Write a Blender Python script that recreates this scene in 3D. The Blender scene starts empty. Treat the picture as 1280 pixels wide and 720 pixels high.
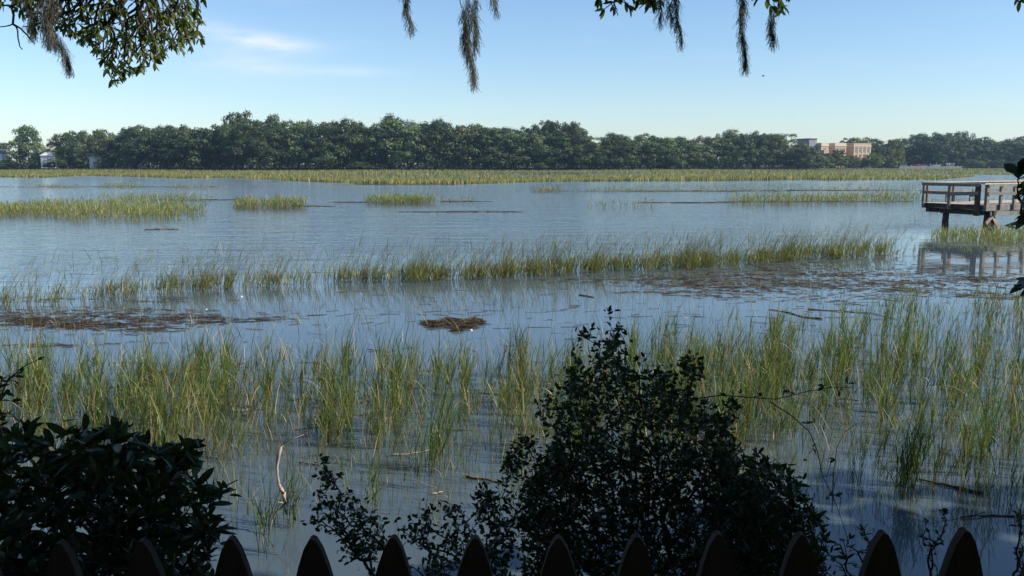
import bpy, math, random
import numpy as np
from mathutils import Vector, Matrix

random.seed(7)
rng = np.random.default_rng(7)
scene = bpy.context.scene
COL = scene.collection
R = math.radians

# ------------------------------------------------------------------ camera
F = 1100.0                       # focal length in pixels of the 1280 px wide photograph
H = 2.8                          # eye height above the water
PITCH = math.atan(156.0 / F)
cam_data = bpy.data.cameras.new('camera')
cam_data.sensor_width = 36.0
cam_data.lens = 36.0 * F / 1280.0
cam_data.clip_start = 0.05
cam_data.clip_end = 9000
cam = bpy.data.objects.new('camera', cam_data)
cam.location = (0, 0, H)
cam.rotation_euler = (R(90) - PITCH, 0, 0)
COL.objects.link(cam)
scene.camera = cam

# ------------------------------------------------------------------ daylight
SUN_AZ, SUN_EL = 104.0, 36.0     # degrees clockwise from the viewing direction, above the horizon
sun_dir = Vector((math.sin(R(SUN_AZ)) * math.cos(R(SUN_EL)), math.cos(R(SUN_AZ)) * math.cos(R(SUN_EL)), math.sin(R(SUN_EL))))
sl = bpy.data.lights.new('sun', 'SUN')
sl.energy = 5.0
sl.angle = R(0.53)
sl.color = (1.0, 0.95, 0.87)
sun = bpy.data.objects.new('sun', sl)
sun.rotation_euler = sun_dir.to_track_quat('Z', 'Y').to_euler()
COL.objects.link(sun)

world = bpy.data.worlds.new("World")
scene.world = world
world.use_nodes = True
wn, wl = world.node_tree.nodes, world.node_tree.links
wn.clear()
w_out = wn.new('ShaderNodeOutputWorld')
w_bg = wn.new('ShaderNodeBackground')
w_bg.inputs['Strength'].default_value = 0.12
sky = wn.new('ShaderNodeTexSky')
sky.sky_type = 'NISHITA'
sky.sun_disc = False
sky.sun_elevation = R(SUN_EL)
sky.sun_rotation = R(SUN_AZ)
sky.altitude = 0
sky.air_density = 1.0
sky.dust_density = 0.25
sky.ozone_density = 5.0


def wmath(op, a=None, b=None, c=None):
    n = wn.new('ShaderNodeMath')
    n.operation = op
    for i, v in enumerate((a, b, c)):
        if v is None:
            continue
        if isinstance(v, (int, float)):
            n.inputs[i].default_value = v
        else:
            wl.new(v, n.inputs[i])
    return n.outputs[0]


tc = wn.new('ShaderNodeTexCoord')
sep = wn.new('ShaderNodeSeparateXYZ')
wl.new(tc.outputs['Generated'], sep.inputs[0])
wX, wY, wZ = sep.outputs
mp = wn.new('ShaderNodeMapping')
mp.inputs['Scale'].default_value = (5.0, 5.0, 26.0)
mp.inputs['Rotation'].default_value = (0, R(6), 0)
wl.new(tc.outputs['Generated'], mp.inputs[0])
nz = wn.new('ShaderNodeTexNoise')
nz.inputs['Scale'].default_value = 1.6
nz.inputs['Detail'].default_value = 6.0
nz.inputs['Roughness'].default_value = 0.6
wl.new(mp.outputs[0], nz.inputs['Vector'])


def wisp(px, py, sx, sz, tilt, amp):
    """a thin cirrus wisp at a compass direction and height of the real sky"""
    d = Vector(((px - 640) / F, math.cos(PITCH) + (360 - py) / F * math.sin(PITCH),
                -math.sin(PITCH) + (360 - py) / F * math.cos(PITCH))).normalized()
    dx = wmath('SUBTRACT', wX, d.x)
    dz = wmath('SUBTRACT', wmath('SUBTRACT', wZ, d.z), wmath('MULTIPLY', dx, tilt))
    a = wmath('POWER', wmath('ABSOLUTE', wmath('DIVIDE', dx, sx)), 2.0)
    b = wmath('POWER', wmath('ABSOLUTE', wmath('DIVIDE', dz, sz)), 2.0)
    front = wmath('GREATER_THAN', wY, 0.0)
    return wmath('MULTIPLY', wmath('MULTIPLY', wmath('EXPONENT', wmath('MULTIPLY', wmath('ADD', a, b), -1.0)), front), amp)


tot = wisp(322, 50, 0.045, 0.0085, -0.10, 0.85)
tot = wmath('ADD', tot, wisp(300, 78, 0.06, 0.014, -0.05, 0.42))
tot = wmath('ADD', tot, wisp(430, 90, 0.05, 0.006, -0.02, 0.26))
tot = wmath('ADD', tot, wisp(255, 30, 0.06, 0.010, -0.12, 0.20))
shape = wmath('SMOOTH_MIN', wmath('MAXIMUM', wmath('MULTIPLY', wmath('SUBTRACT', nz.outputs['Fac'], 0.30), 3.2), 0.0), 1.0, 0.2)
cl = wmath('MULTIPLY', tot, shape)
veil = wmath('MULTIPLY', wmath('MAXIMUM', wmath('SUBTRACT', nz.outputs['Fac'], 0.55), 0.0), 0.25)
cl = wmath('MINIMUM', wmath('ADD', cl, veil), 1.0)
wmix = wn.new('ShaderNodeMix')
wmix.data_type = 'RGBA'
wmix.inputs['B'].default_value = (6.6, 6.6, 6.9, 1)
wl.new(cl, wmix.inputs['Factor'])
wl.new(sky.outputs[0], wmix.inputs['A'])
wl.new(wmix.outputs['Result'], w_bg.inputs['Color'])
wl.new(w_bg.outputs[0], w_out.inputs['Surface'])

scene.view_settings.view_transform = 'Standard'
scene.view_settings.look = 'None'
scene.view_settings.exposure = 0.45
scene.view_settings.gamma = 1.0
scene.view_settings.use_curve_mapping = False
scene.cycles.max_bounces = 6
scene.cycles.diffuse_bounces = 3
scene.cycles.glossy_bounces = 3
scene.cycles.transmission_bounces = 4
scene.cycles.volume_bounces = 0
scene.cycles.caustics_reflective = False
scene.cycles.caustics_refractive = False
scene.cycles.use_denoising = True


# ------------------------------------------------------------------ helpers
def ray(px, py):
    u, v = (px - 640) / F, (360 - py) / F
    return Vector((u, math.cos(PITCH) + v * math.sin(PITCH), -math.sin(PITCH) + v * math.cos(PITCH)))


def on_level(px, py, z=0.0):
    d = ray(px, py)
    t = (z - H) / d.z
    return Vector((d.x * t, d.y * t, z))


def at(px, py, Y):
    d = ray(px, py)
    t = Y / d.y
    return Vector((d.x * t, Y, H + d.z * t))


def tag(o, label=None, cat=None, group=None, kind=None):
    if label:
        o['label'] = label
    if cat:
        o['category'] = cat
    if group:
        o['group'] = group
    if kind:
        o['kind'] = kind
    return o


def empty(name, loc, label=None, cat=None, group=None, rz=0.0):
    o = bpy.data.objects.new(name, None)
    o.empty_display_size = 0.2
    o.location = loc
    o.rotation_euler = (0, 0, rz)
    COL.objects.link(o)
    return tag(o, label, cat, group)


def link(name, me, mat=None, parent=None, world_coords=False):
    if mat is not None and len(me.materials) == 0:
        me.materials.append(mat)
    o = bpy.data.objects.new(name, me)
    COL.objects.link(o)
    if parent is not None:
        o.parent = parent
        if world_coords:
            o.matrix_parent_inverse = Matrix.LocRotScale(parent.location, parent.rotation_euler, parent.scale).inverted()
    return o


def mesh_np(name, V, Fc, col=None, smooth=False):
    """V (n,3) vertices, Fc (m,k) faces of k corners, col (n,3) colours"""
    V = np.asarray(V, dtype=np.float32)
    Fc = np.asarray(Fc, dtype=np.int32)
    me = bpy.data.meshes.new(name)
    m, k = Fc.shape
    me.vertices.add(len(V))
    me.vertices.foreach_set('co', V.ravel())
    me.loops.add(m * k)
    me.loops.foreach_set('vertex_index', Fc.ravel())
    me.polygons.add(m)
    me.polygons.foreach_set('loop_start', np.arange(0, m * k, k, dtype=np.int32))
    me.polygons.foreach_set('loop_total', np.full(m, k, dtype=np.int32))
    if smooth:
        me.polygons.foreach_set('use_smooth', np.ones(m, dtype=bool))
    me.update(calc_edges=True)
    if col is not None:
        a = me.color_attributes.new('tint', 'FLOAT_COLOR', 'POINT')
        c = np.ones((len(V), 4), dtype=np.float32)
        c[:, :3] = col
        a.data.foreach_set('color', c.ravel())
    me.validate()
    return me


class MB:
    """collects boxes, prisms and tubes of one mesh"""

    def __init__(self):
        self.v, self.f = [], []

    def add(self, vs, fs):
        b = len(self.v)
        self.v += [tuple(p) for p in vs]
        self.f += [tuple(b + i for i in q) for q in fs]
        return self

    def box(self, x0, x1, y0, y1, z0, z1):
        vs = [(x, y, z) for z in (z0, z1) for y in (y0, y1) for x in (x0, x1)]
        return self.add(vs, [(0, 2, 3, 1), (4, 5, 7, 6), (0, 1, 5, 4), (2, 6, 7, 3), (0, 4, 6, 2), (1, 3, 7, 5)])

    def beam(self, a, b, w, h, up=(0, 0, 1), rough=0.0):
        """a board from a to b, w wide and h deep"""
        a, b, up = Vector(a), Vector(b), Vector(up)
        d = (b - a).normalized()
        s = d.cross(up)
        if s.length < 1e-4:
            s = Vector((1, 0, 0))
        s.normalize()
        u = s.cross(d).normalized()
        vs = []
        for p in (a, b):
            for i, j in ((-1, -1), (1, -1), (1, 1), (-1, 1)):
                q = p + s * (i * w / 2) + u * (j * h / 2)
                if rough:
                    q += Vector((random.uniform(-rough, rough), random.uniform(-rough, rough), random.uniform(-rough, rough)))
                vs.append(q)
        return self.add(vs, [(3, 2, 1, 0), (4, 5, 6, 7), (0, 1, 5, 4), (1, 2, 6, 5), (2, 3, 7, 6), (3, 0, 4, 7)])

    def tube(self, pts, rads, n=7, cap=True):
        rings = []
        for i, p in enumerate(pts):
            p = Vector(p)
            d = (Vector(pts[min(i + 1, len(pts) - 1)]) - Vector(pts[max(i - 1, 0)])).normalized()
            s = d.cross(Vector((0.13, 0.21, 1)))
            if s.length < 1e-3:
                s = d.cross(Vector((1, 0, 0)))
            s.normalize()
            u = s.cross(d)
            rings.append([p + (s * math.cos(2 * math.pi * k / n) + u * math.sin(2 * math.pi * k / n)) * rads[i] for k in range(n)])
        b = len(self.v)
        for r in rings:
            self.v += [tuple(q) for q in r]
        for i in range(len(rings) - 1):
            for k in range(n):
                self.f.append((b + i * n + k, b + i * n + (k + 1) % n, b + (i + 1) * n + (k + 1) % n, b + (i + 1) * n + k))
        if cap:
            self.f.append(tuple(b + k for k in range(n))[::-1])
            self.f.append(tuple(b + (len(rings) - 1) * n + k for k in range(n)))
        return self

    def mesh(self, name, smooth=False):
        me = bpy.data.meshes.new(name)
        me.from_pydata(self.v, [], self.f)
        if smooth:
            for p in me.polygons:
                p.use_smooth = True
        me.update()
        return me

    def build(self, name, mat, parent=None, bevel=0.0, smooth=False, world_coords=True):
        o = link(name, self.mesh(name, smooth), mat, parent, world_coords)
        if bevel:
            bv = o.modifiers.new('bevel', 'BEVEL')
            bv.width = bevel
            bv.segments = 1
        return o


# ------------------------------------------------------------------ materials
def new_mat(name):
    m = bpy.data.materials.new(name)
    m.use_nodes = True
    n = m.node_tree.nodes
    n.clear()
    return m, n, m.node_tree.links


def noise_mat(name, c1, c2, scale=4.0, rough=0.85, bump=0.3, dist=0.02, stretch=(1, 1, 1), detail=6.0, lo=0.35, hi=0.65, spec=0.3, c3=None):
    m, n, l = new_mat(name)
    out = n.new('ShaderNodeOutputMaterial')
    p = n.new('ShaderNodeBsdfPrincipled')
    t = n.new('ShaderNodeTexCoord')
    mpn = n.new('ShaderNodeMapping')
    mpn.inputs['Scale'].default_value = stretch
    l.new(t.outputs['Object'], mpn.inputs[0])
    z = n.new('ShaderNodeTexNoise')
    z.inputs['Scale'].default_value = scale
    z.inputs['Detail'].default_value = detail
    z.inputs['Roughness'].default_value = 0.65
    l.new(mpn.outputs[0], z.inputs['Vector'])
    r = n.new('ShaderNodeValToRGB')
    r.color_ramp.elements[0].position = lo
    r.color_ramp.elements[0].color = (*c1, 1)
    r.color_ramp.elements[1].position = hi
    r.color_ramp.elements[1].color = (*c2, 1)
    if c3:
        e = r.color_ramp.elements.new(min(0.95, hi + 0.12))
        e.color = (*c3, 1)
    l.new(z.outputs['Fac'], r.inputs[0])
    l.new(r.outputs[0], p.inputs['Base Color'])
    p.inputs['Roughness'].default_value = rough
    p.inputs['Specular IOR Level'].default_value = spec
    if bump:
        b = n.new('ShaderNodeBump')
        b.inputs['Strength'].default_value = bump
        b.inputs['Distance'].default_value = dist
        l.new(z.outputs['Fac'], b.inputs['Height'])
        l.new(b.outputs[0], p.inputs['Normal'])
    l.new(p.outputs[0], out.inputs['Surface'])
    return m


def leaf_mat(name, tint=(1, 1, 1), trans=0.35, gloss=0.08, rough=0.4, use_attr=True, base=(0.05, 0.08, 0.03), var=0.3, noise_scale=0.0):
    """leaves: colour from the mesh tint (or a base colour) with a shift per object, some light through the blade"""
    m, n, l = new_mat(name)
    out = n.new('ShaderNodeOutputMaterial')
    if use_attr:
        a = n.new('ShaderNodeAttribute')
        a.attribute_name = 'tint'
        src = a.outputs['Color']
    else:
        rgb = n.new('ShaderNodeRGB')
        rgb.outputs[0].default_value = (*base, 1)
        src = rgb.outputs[0]
    oi = n.new('ShaderNodeObjectInfo')
    mr = n.new('ShaderNodeMapRange')
    mr.inputs['To Min'].default_value = 1 - var
    mr.inputs['To Max'].default_value = 1 + var
    l.new(oi.outputs['Random'], mr.inputs['Value'])
    vm = n.new('ShaderNodeVectorMath')
    vm.operation = 'SCALE'
    l.new(src, vm.inputs[0])
    l.new(mr.outputs[0], vm.inputs['Scale'])
    vt = n.new('ShaderNodeVectorMath')
    vt.operation = 'MULTIPLY'
    vt.inputs[1].default_value = tint
    l.new(vm.outputs[0], vt.inputs[0])
    colr = vt.outputs[0]
    if noise_scale:
        z = n.new('ShaderNodeTexNoise')
        z.inputs['Scale'].default_value = noise_scale
        z.inputs['Detail'].default_value = 4
        g = n.new('ShaderNodeNewGeometry')
        l.new(g.outputs['Position'], z.inputs['Vector'])
        q = n.new('ShaderNodeMapRange')
        q.inputs['From Min'].default_value = 0.3
        q.inputs['From Max'].default_value = 0.7
        q.inputs['To Min'].default_value = 0.65
        q.inputs['To Max'].default_value = 1.4
        l.new(z.outputs['Fac'], q.inputs['Value'])
        v2 = n.new('ShaderNodeVectorMath')
        v2.operation = 'SCALE'
        l.new(colr, v2.inputs[0])
        l.new(q.outputs[0], v2.inputs['Scale'])
        colr = v2.outputs[0]
    d = n.new('ShaderNodeBsdfPrincipled')
    d.inputs['Roughness'].default_value = rough
    d.inputs['Specular IOR Level'].default_value = gloss * 5
    l.new(colr, d.inputs['Base Color'])
    tr = n.new('ShaderNodeBsdfTranslucent')
    v3 = n.new('ShaderNodeVectorMath')
    v3.operation = 'MULTIPLY'
    v3.inputs[1].default_value = (1.25, 1.35, 0.6)
    l.new(colr, v3.inputs[0])
    l.new(v3.outputs[0], tr.inputs['Color'])
    mx = n.new('ShaderNodeMixShader')
    mx.inputs[0].default_value = trans
    l.new(d.outputs[0], mx.inputs[1])
    l.new(tr.outputs[0], mx.inputs[2])
    l.new(mx.outputs[0], out.inputs['Surface'])
    return m


M = {}
M['grass'] = leaf_mat('marsh_grass_blades', trans=0.35, gloss=0.05, rough=0.5, var=0.0, noise_scale=0.9)
M['reed'] = leaf_mat('reed_blades', trans=0.35, gloss=0.07, rough=0.45, var=0.0)
M['far_oak'] = leaf_mat('far_oak_leaves', tint=(0.92, 1.0, 1.0), trans=0.15, gloss=0.04, rough=0.6, var=0.28, noise_scale=0.16)
M['far_grey'] = leaf_mat('far_grey_green_leaves', tint=(1.15, 1.05, 1.1), trans=0.15, gloss=0.04, rough=0.6, var=0.16, noise_scale=0.16)
M['far_dark'] = leaf_mat('far_dark_leaves', tint=(0.62, 0.74, 0.72), trans=0.12, gloss=0.04, rough=0.6, var=0.15, noise_scale=0.16)
M['far_olive'] = leaf_mat('far_yellow_green_leaves', tint=(1.75, 1.5, 0.9), trans=0.2, gloss=0.04, rough=0.6, var=0.12, noise_scale=0.16)
M['oak_leaf'] = leaf_mat('live_oak_leaf', trans=0.45, gloss=0.08, rough=0.4, use_attr=False, base=(0.115, 0.16, 0.042), var=0.3)
M['oak_mass'] = leaf_mat('live_oak_leaves', trans=0.42, gloss=0.07, rough=0.45, var=0.0)
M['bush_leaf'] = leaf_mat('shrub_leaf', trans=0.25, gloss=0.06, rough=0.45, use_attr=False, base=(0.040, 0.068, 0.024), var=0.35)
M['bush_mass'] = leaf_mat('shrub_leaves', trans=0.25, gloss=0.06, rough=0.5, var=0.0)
M['moss'] = leaf_mat('spanish_moss_strands', trans=0.2, gloss=0.02, rough=0.8, var=0.1)
M['bark'] = noise_mat('oak_bark', (0.045, 0.036, 0.028), (0.13, 0.115, 0.095), scale=14, stretch=(1, 1, 0.25), bump=0.7, dist=0.02)
M['far_bark'] = noise_mat('far_bark', (0.05, 0.042, 0.034), (0.12, 0.105, 0.09), scale=1.2, bump=0.3, dist=0.05)
M['twig'] = noise_mat('twig_bark', (0.030, 0.026, 0.020), (0.08, 0.07, 0.055), scale=30, bump=0.4, dist=0.003)
M['pale_branch'] = noise_mat('bare_weathered_wood', (0.26, 0.19, 0.14), (0.50, 0.40, 0.31), scale=24, stretch=(1, 1, 0.3), bump=0.5, dist=0.004)
M['dead_branch'] = noise_mat('sodden_dead_wood', (0.055, 0.035, 0.022), (0.15, 0.095, 0.06), scale=20, bump=0.5, dist=0.004)
M['picket'] = noise_mat('weathered_picket_wood', (0.018, 0.014, 0.011), (0.05, 0.037, 0.028), scale=22, stretch=(2.5, 2.5, 0.16), bump=0.6, dist=0.003, lo=0.3, hi=0.7)
M['pier_wood'] = noise_mat('weathered_pier_timber', (0.105, 0.092, 0.078), (0.26, 0.235, 0.20), scale=6, stretch=(1, 1, 1), bump=0.5, dist=0.01, lo=0.3, hi=0.7)
M['pier_dark'] = noise_mat('tarred_pile_and_shaded_end', (0.022, 0.018, 0.015), (0.075, 0.055, 0.042), scale=9, stretch=(1, 1, 0.4), bump=0.7, dist=0.02)  # dark tone also stands in for shade on the pier's end timbers
M['pier_deck'] = noise_mat('pale_deck_board', (0.34, 0.29, 0.23), (0.58, 0.50, 0.41), scale=7, bump=0.4, dist=0.006)  # deck, bench and cap boards paler than the other pier timber
M['pier_brace'] = noise_mat('reddish_pier_brace', (0.20, 0.135, 0.10), (0.40, 0.30, 0.23), scale=6, bump=0.4, dist=0.008)
M['brick'] = noise_mat('tan_orange_brick', (0.46, 0.33, 0.21), (0.56, 0.41, 0.28), scale=1.5, bump=0.1)
M['trim'] = noise_mat('pale_stone_trim', (0.56, 0.44, 0.33), (0.66, 0.54, 0.42), scale=1.5, bump=0.1)
M['grey_wall'] = noise_mat('grey_render', (0.22, 0.22, 0.23), (0.30, 0.30, 0.31), scale=1.0, bump=0.1)
M['white_wall'] = noise_mat('white_painted_boards', (0.66, 0.65, 0.62), (0.80, 0.79, 0.76), scale=1.0, bump=0.1)
M['roof'] = noise_mat('grey_roof_shingle', (0.14, 0.13, 0.13), (0.24, 0.225, 0.22), scale=3.0, bump=0.3)
M['roof_pale'] = noise_mat('pale_metal_roof', (0.50, 0.48, 0.45), (0.62, 0.60, 0.57), scale=1.0, bump=0.1)
M['wall_stone'] = noise_mat('pale_sea_wall', (0.30, 0.27, 0.24), (0.48, 0.44, 0.39), scale=0.8, bump=0.3)
M['car_white'] = noise_mat('white_car_paint', (0.74, 0.74, 0.74), (0.80, 0.80, 0.80), scale=1, bump=0, rough=0.25, spec=0.5)
M['car_red'] = noise_mat('dark_red_car_paint', (0.20, 0.03, 0.025), (0.26, 0.04, 0.03), scale=1, bump=0, rough=0.25, spec=0.5)
M['tyre'] = noise_mat('tyre_rubber', (0.02, 0.02, 0.02), (0.04, 0.04, 0.04), scale=8, bump=0)
M['white_feather'] = noise_mat('white_feathers', (0.74, 0.73, 0.70), (0.82, 0.81, 0.79), scale=8, bump=0.1)
M['dark_feather'] = noise_mat('dark_feathers', (0.02, 0.02, 0.022), (0.05, 0.05, 0.05), scale=8, bump=0.1)
M['float_white'] = noise_mat('white_float', (0.70, 0.70, 0.68), (0.80, 0.80, 0.78), scale=8, bump=0.1)

g, n, l = new_mat('window_glass')
o_ = n.new('ShaderNodeOutputMaterial'); p_ = n.new('ShaderNodeBsdfPrincipled')
p_.inputs['Base Color'].default_value = (0.16, 0.12, 0.10, 1); p_.inputs['Roughness'].default_value = 0.12
l.new(p_.outputs[0], o_.inputs['Surface']); M['glass'] = g


def water_material():
    m, n, l = new_mat('brackish_tidal_water')
    out = n.new('ShaderNodeOutputMaterial')
    p = n.new('ShaderNodeBsdfPrincipled')
    g = n.new('ShaderNodeNewGeometry')
    s = n.new('ShaderNodeSeparateXYZ')
    l.new(g.outputs['Position'], s.inputs[0])

    def mth(op, a, b=None, clamp=False):
        q = n.new('ShaderNodeMath')
        q.operation = op
        q.use_clamp = clamp
        for i, v in enumerate((a, b)):
            if v is None:
                continue
            if isinstance(v, (int, float)):
                q.inputs[i].default_value = v
            else:
                l.new(v, q.inputs[i])
        return q.outputs[0]

    def noise(scale, sx, sy, detail=3.0, rot=0.0, rough=0.55):
        mpn = n.new('ShaderNodeMapping')
        mpn.inputs['Scale'].default_value = (sx, sy, 1)
        mpn.inputs['Rotation'].default_value = (0, 0, R(rot))
        l.new(g.outputs['Position'], mpn.inputs[0])
        z = n.new('ShaderNodeTexNoise')
        z.inputs['Scale'].default_value = scale
        z.inputs['Detail'].default_value = detail
        z.inputs['Roughness'].default_value = rough
        l.new(mpn.outputs[0], z.inputs['Vector'])
        return z.outputs['Fac']
    # open water past the reed line is ruffled, the water in the shelter of the reeds is calm
    line = mth('ADD', mth('MULTIPLY', s.outputs[0], -0.55), s.outputs[1])       # y - 0.55 x
    patch = mth('MULTIPLY', mth('SUBTRACT', noise(0.10, 1, 2.2, 3), 0.5), 10.0)
    open_ = n.new('ShaderNodeMapRange')
    open_.interpolation_type = 'SMOOTHSTEP'
    open_.inputs['From Min'].default_value = 19.0
    open_.inputs['From Max'].default_value = 33.0
    open_.inputs['To Min'].default_value = 0.05
    open_.inputs['To Max'].default_value = 1.0
    l.new(mth('ADD', line, patch), open_.inputs['Value'])
    ripple = mth('ADD', noise(2.4, 0.5, 2.2, 3, 10), mth('MULTIPLY', noise(1.0, 0.5, 2.0, 2, -8), 1.3))
    swell = mth('MULTIPLY', noise(0.34, 0.5, 2.4, 2, 6), 14.0)
    hgt = mth('MULTIPLY', mth('ADD', ripple, mth('MULTIPLY', swell, 0.18)), open_.outputs[0])
    b = n.new('ShaderNodeBump')
    b.inputs['Strength'].default_value = 1.0
    b.inputs['Distance'].default_value = 0.024
    l.new(hgt, b.inputs['Height'])
    l.new(b.outputs[0], p.inputs['Normal'])
    cr = n.new('ShaderNodeValToRGB')
    cr.color_ramp.elements[0].position = 0.35
    cr.color_ramp.elements[0].color = (0.062, 0.083, 0.090, 1)
    cr.color_ramp.elements[1].position = 0.7
    cr.color_ramp.elements[1].color = (0.078, 0.103, 0.110, 1)
    l.new(noise(0.5, 1, 1, 4), cr.inputs[0])
    l.new(cr.outputs[0], p.inputs['Base Color'])
    p.inputs['IOR'].default_value = 1.42
    rg = n.new('ShaderNodeMapRange')
    rg.inputs['To Min'].default_value = 0.02
    rg.inputs['To Max'].default_value = 0.10
    l.new(open_.outputs[0], rg.inputs['Value'])
    l.new(rg.outputs[0], p.inputs['Roughness'])
    l.new(p.outputs[0], out.inputs['Surface'])
    return m


# ------------------------------------------------------------------ terrain, water
def shore_Y(px):
    """distance of the far shore trees for a picture column"""
    return float(np.interp(px, [-300, 0, 300, 700, 1000, 1120, 1280, 1600], [400, 375, 330, 340, 385, 470, 480, 500]))


def shore_at_x(x):
    Y = 350.0
    for _ in range(12):
        Y = shore_Y(640 + F * x / Y)
    return Y


def terrain_z(x, y):
    # garden bank that falls under the water just past the fence
    t = (y - 1.7 + 0.25 * math.sin(x * 0.9)) / 3.1
    t = min(max(t, 0), 1)
    near = 1.2 - 1.7 * (t * t * (3 - 2 * t))
    if y < 6:
        return near + (0.0 if y > 1.2 else 0.02 * math.sin(x * 2.1) * math.sin(y * 1.7))
    Y = shore_at_x(max(-420, min(420, x))) - 6
    if y > Y:
        return -0.5 + 1.3 * min(1, (y - Y) / 8.0)
    return -0.5


ys = [-60, -40, -25, -15, -8, -4, -2, -1, 0, 0.8, 1.4, 1.8, 2.2, 2.6, 3.0, 3.4, 3.8, 4.2, 4.6, 5.0, 5.5, 6.5, 12, 30, 80, 160, 250] + \
     [290 + 6 * i for i in range(36)] + [520, 560, 650, 800, 1100, 1600]
xs = [-1400, -900, -600, -420, -300] + [-260 + 20 * i for i in range(12)] + [-20 + i * 1.0 for i in range(41)] + \
     [40 + 20 * i for i in range(14)] + [420, 600, 900, 1400]
V = np.array([(x, y, terrain_z(x, y)) for y in ys for x in xs])
nx = len(xs)
Fq = np.array([(j * nx + i, j * nx + i + 1, (j + 1) * nx + i + 1, (j + 1) * nx + i) for j in range(len(ys) - 1) for i in range(nx - 1)])
M['soil'] = noise_mat('leaf_littered_soil', (0.035, 0.032, 0.018), (0.085, 0.075, 0.04), scale=1.2, bump=0.5, dist=0.03, c3=(0.06, 0.085, 0.03))
tag(link('ground', mesh_np('ground', V, Fq, smooth=True), M['soil']), 'dark earth of the garden bank and the far wooded shore', 'ground', kind='structure')

wx = [-1400, -300, -60, 60, 300, 1400]
wy = [3.4, 12, 40, 120, 300, 560]
V = np.array([(x, y, 0.0) for y in wy for x in wx])
Fq = np.array([(j * 6 + i, j * 6 + i + 1, (j + 1) * 6 + i + 1, (j + 1) * 6 + i) for j in range(5) for i in range(5)])
tag(link('water', mesh_np('water', V, Fq), water_material()), 'blue rippled high tide water flooding the salt marsh', 'water', kind='structure')


# ------------------------------------------------------------------ blades of grass
def blades(P, z1, z2, x1, x2, ang, W, cA, cB, nseg=4, side=None):
    """P (n,3) foot; the blade runs P + up*(z1 t + z2 t^2) + dir*(x1 t + x2 t^2)"""
    n_ = len(P)
    P = np.asarray(P, float)
    f = lambda a: np.broadcast_to(np.asarray(a, float), (n_,))
    z1, z2, x1, x2, ang, W = map(f, (z1, z2, x1, x2, ang, W))
    side = ang + np.pi / 2 + rng.uniform(-0.9, 0.9, n_) if side is None else f(side)
    cA = np.broadcast_to(np.asarray(cA, float), (n_, 3))
    cB = np.broadcast_to(np.asarray(cB, float), (n_, 3))
    k = nseg + 1
    t = np.linspace(0, 1, k)[None, :]
    hz = z1[:, None] * t + z2[:, None] * t ** 2
    hx = x1[:, None] * t + x2[:, None] * t ** 2
    cx = P[:, 0:1] + np.cos(ang)[:, None] * hx
    cy = P[:, 1:2] + np.sin(ang)[:, None] * hx
    cz = P[:, 2:3] + hz
    w = W[:, None] * 0.5 * np.clip(1.0 - t ** 1.8, 0.06, 1)
    ox, oy = np.cos(side)[:, None] * w, np.sin(side)[:, None] * w
    L = np.stack([cx - ox, cy - oy, cz], -1)
    Rr = np.stack([cx + ox, cy + oy, cz], -1)
    V = np.stack([L, Rr], 2).reshape(-1, 3)                        # n, k, 2, 3
    c = (cA[:, None, :] * (1 - t[..., None]) + cB[:, None, :] * t[..., None])
    C = np.repeat(c, 2, axis=1).reshape(-1, 3)
    base = (np.arange(n_) * k * 2)[:, None]
    i = (np.arange(nseg) * 2)[None, :]
    b = (base + i).reshape(-1)
    Fc = np.stack([b, b + 1, b + 3, b + 2], -1)
    return V, Fc, C


def merge(parts):
    Vs, Fs, Cs, off = [], [], [], 0
    for V_, F_, C_ in parts:
        Vs.append(V_); Fs.append(F_ + off); Cs.append(C_)
        off += len(V_)
    return np.concatenate(Vs), np.concatenate(Fs), np.concatenate(Cs)


GREEN = np.array([0.120, 0.160, 0.038])
YGREEN = np.array([0.215, 0.215, 0.060])
DGREEN = np.array([0.052, 0.090, 0.022])
STRAW = np.array([0.40, 0.32, 0.17])
RUST = np.array([0.22, 0.11, 0.045])
BROWN = np.array([0.095, 0.068, 0.045])
SEED = np.array([0.22, 0.20, 0.12])


def pick(n_, cols, wts, var=0.2):
    i = rng.choice(len(cols), n_, p=np.array(wts) / sum(wts))
    c = np.array(cols)[i]
    return c * rng.uniform(1 - var, 1 + var, (n_, 1))


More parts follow.
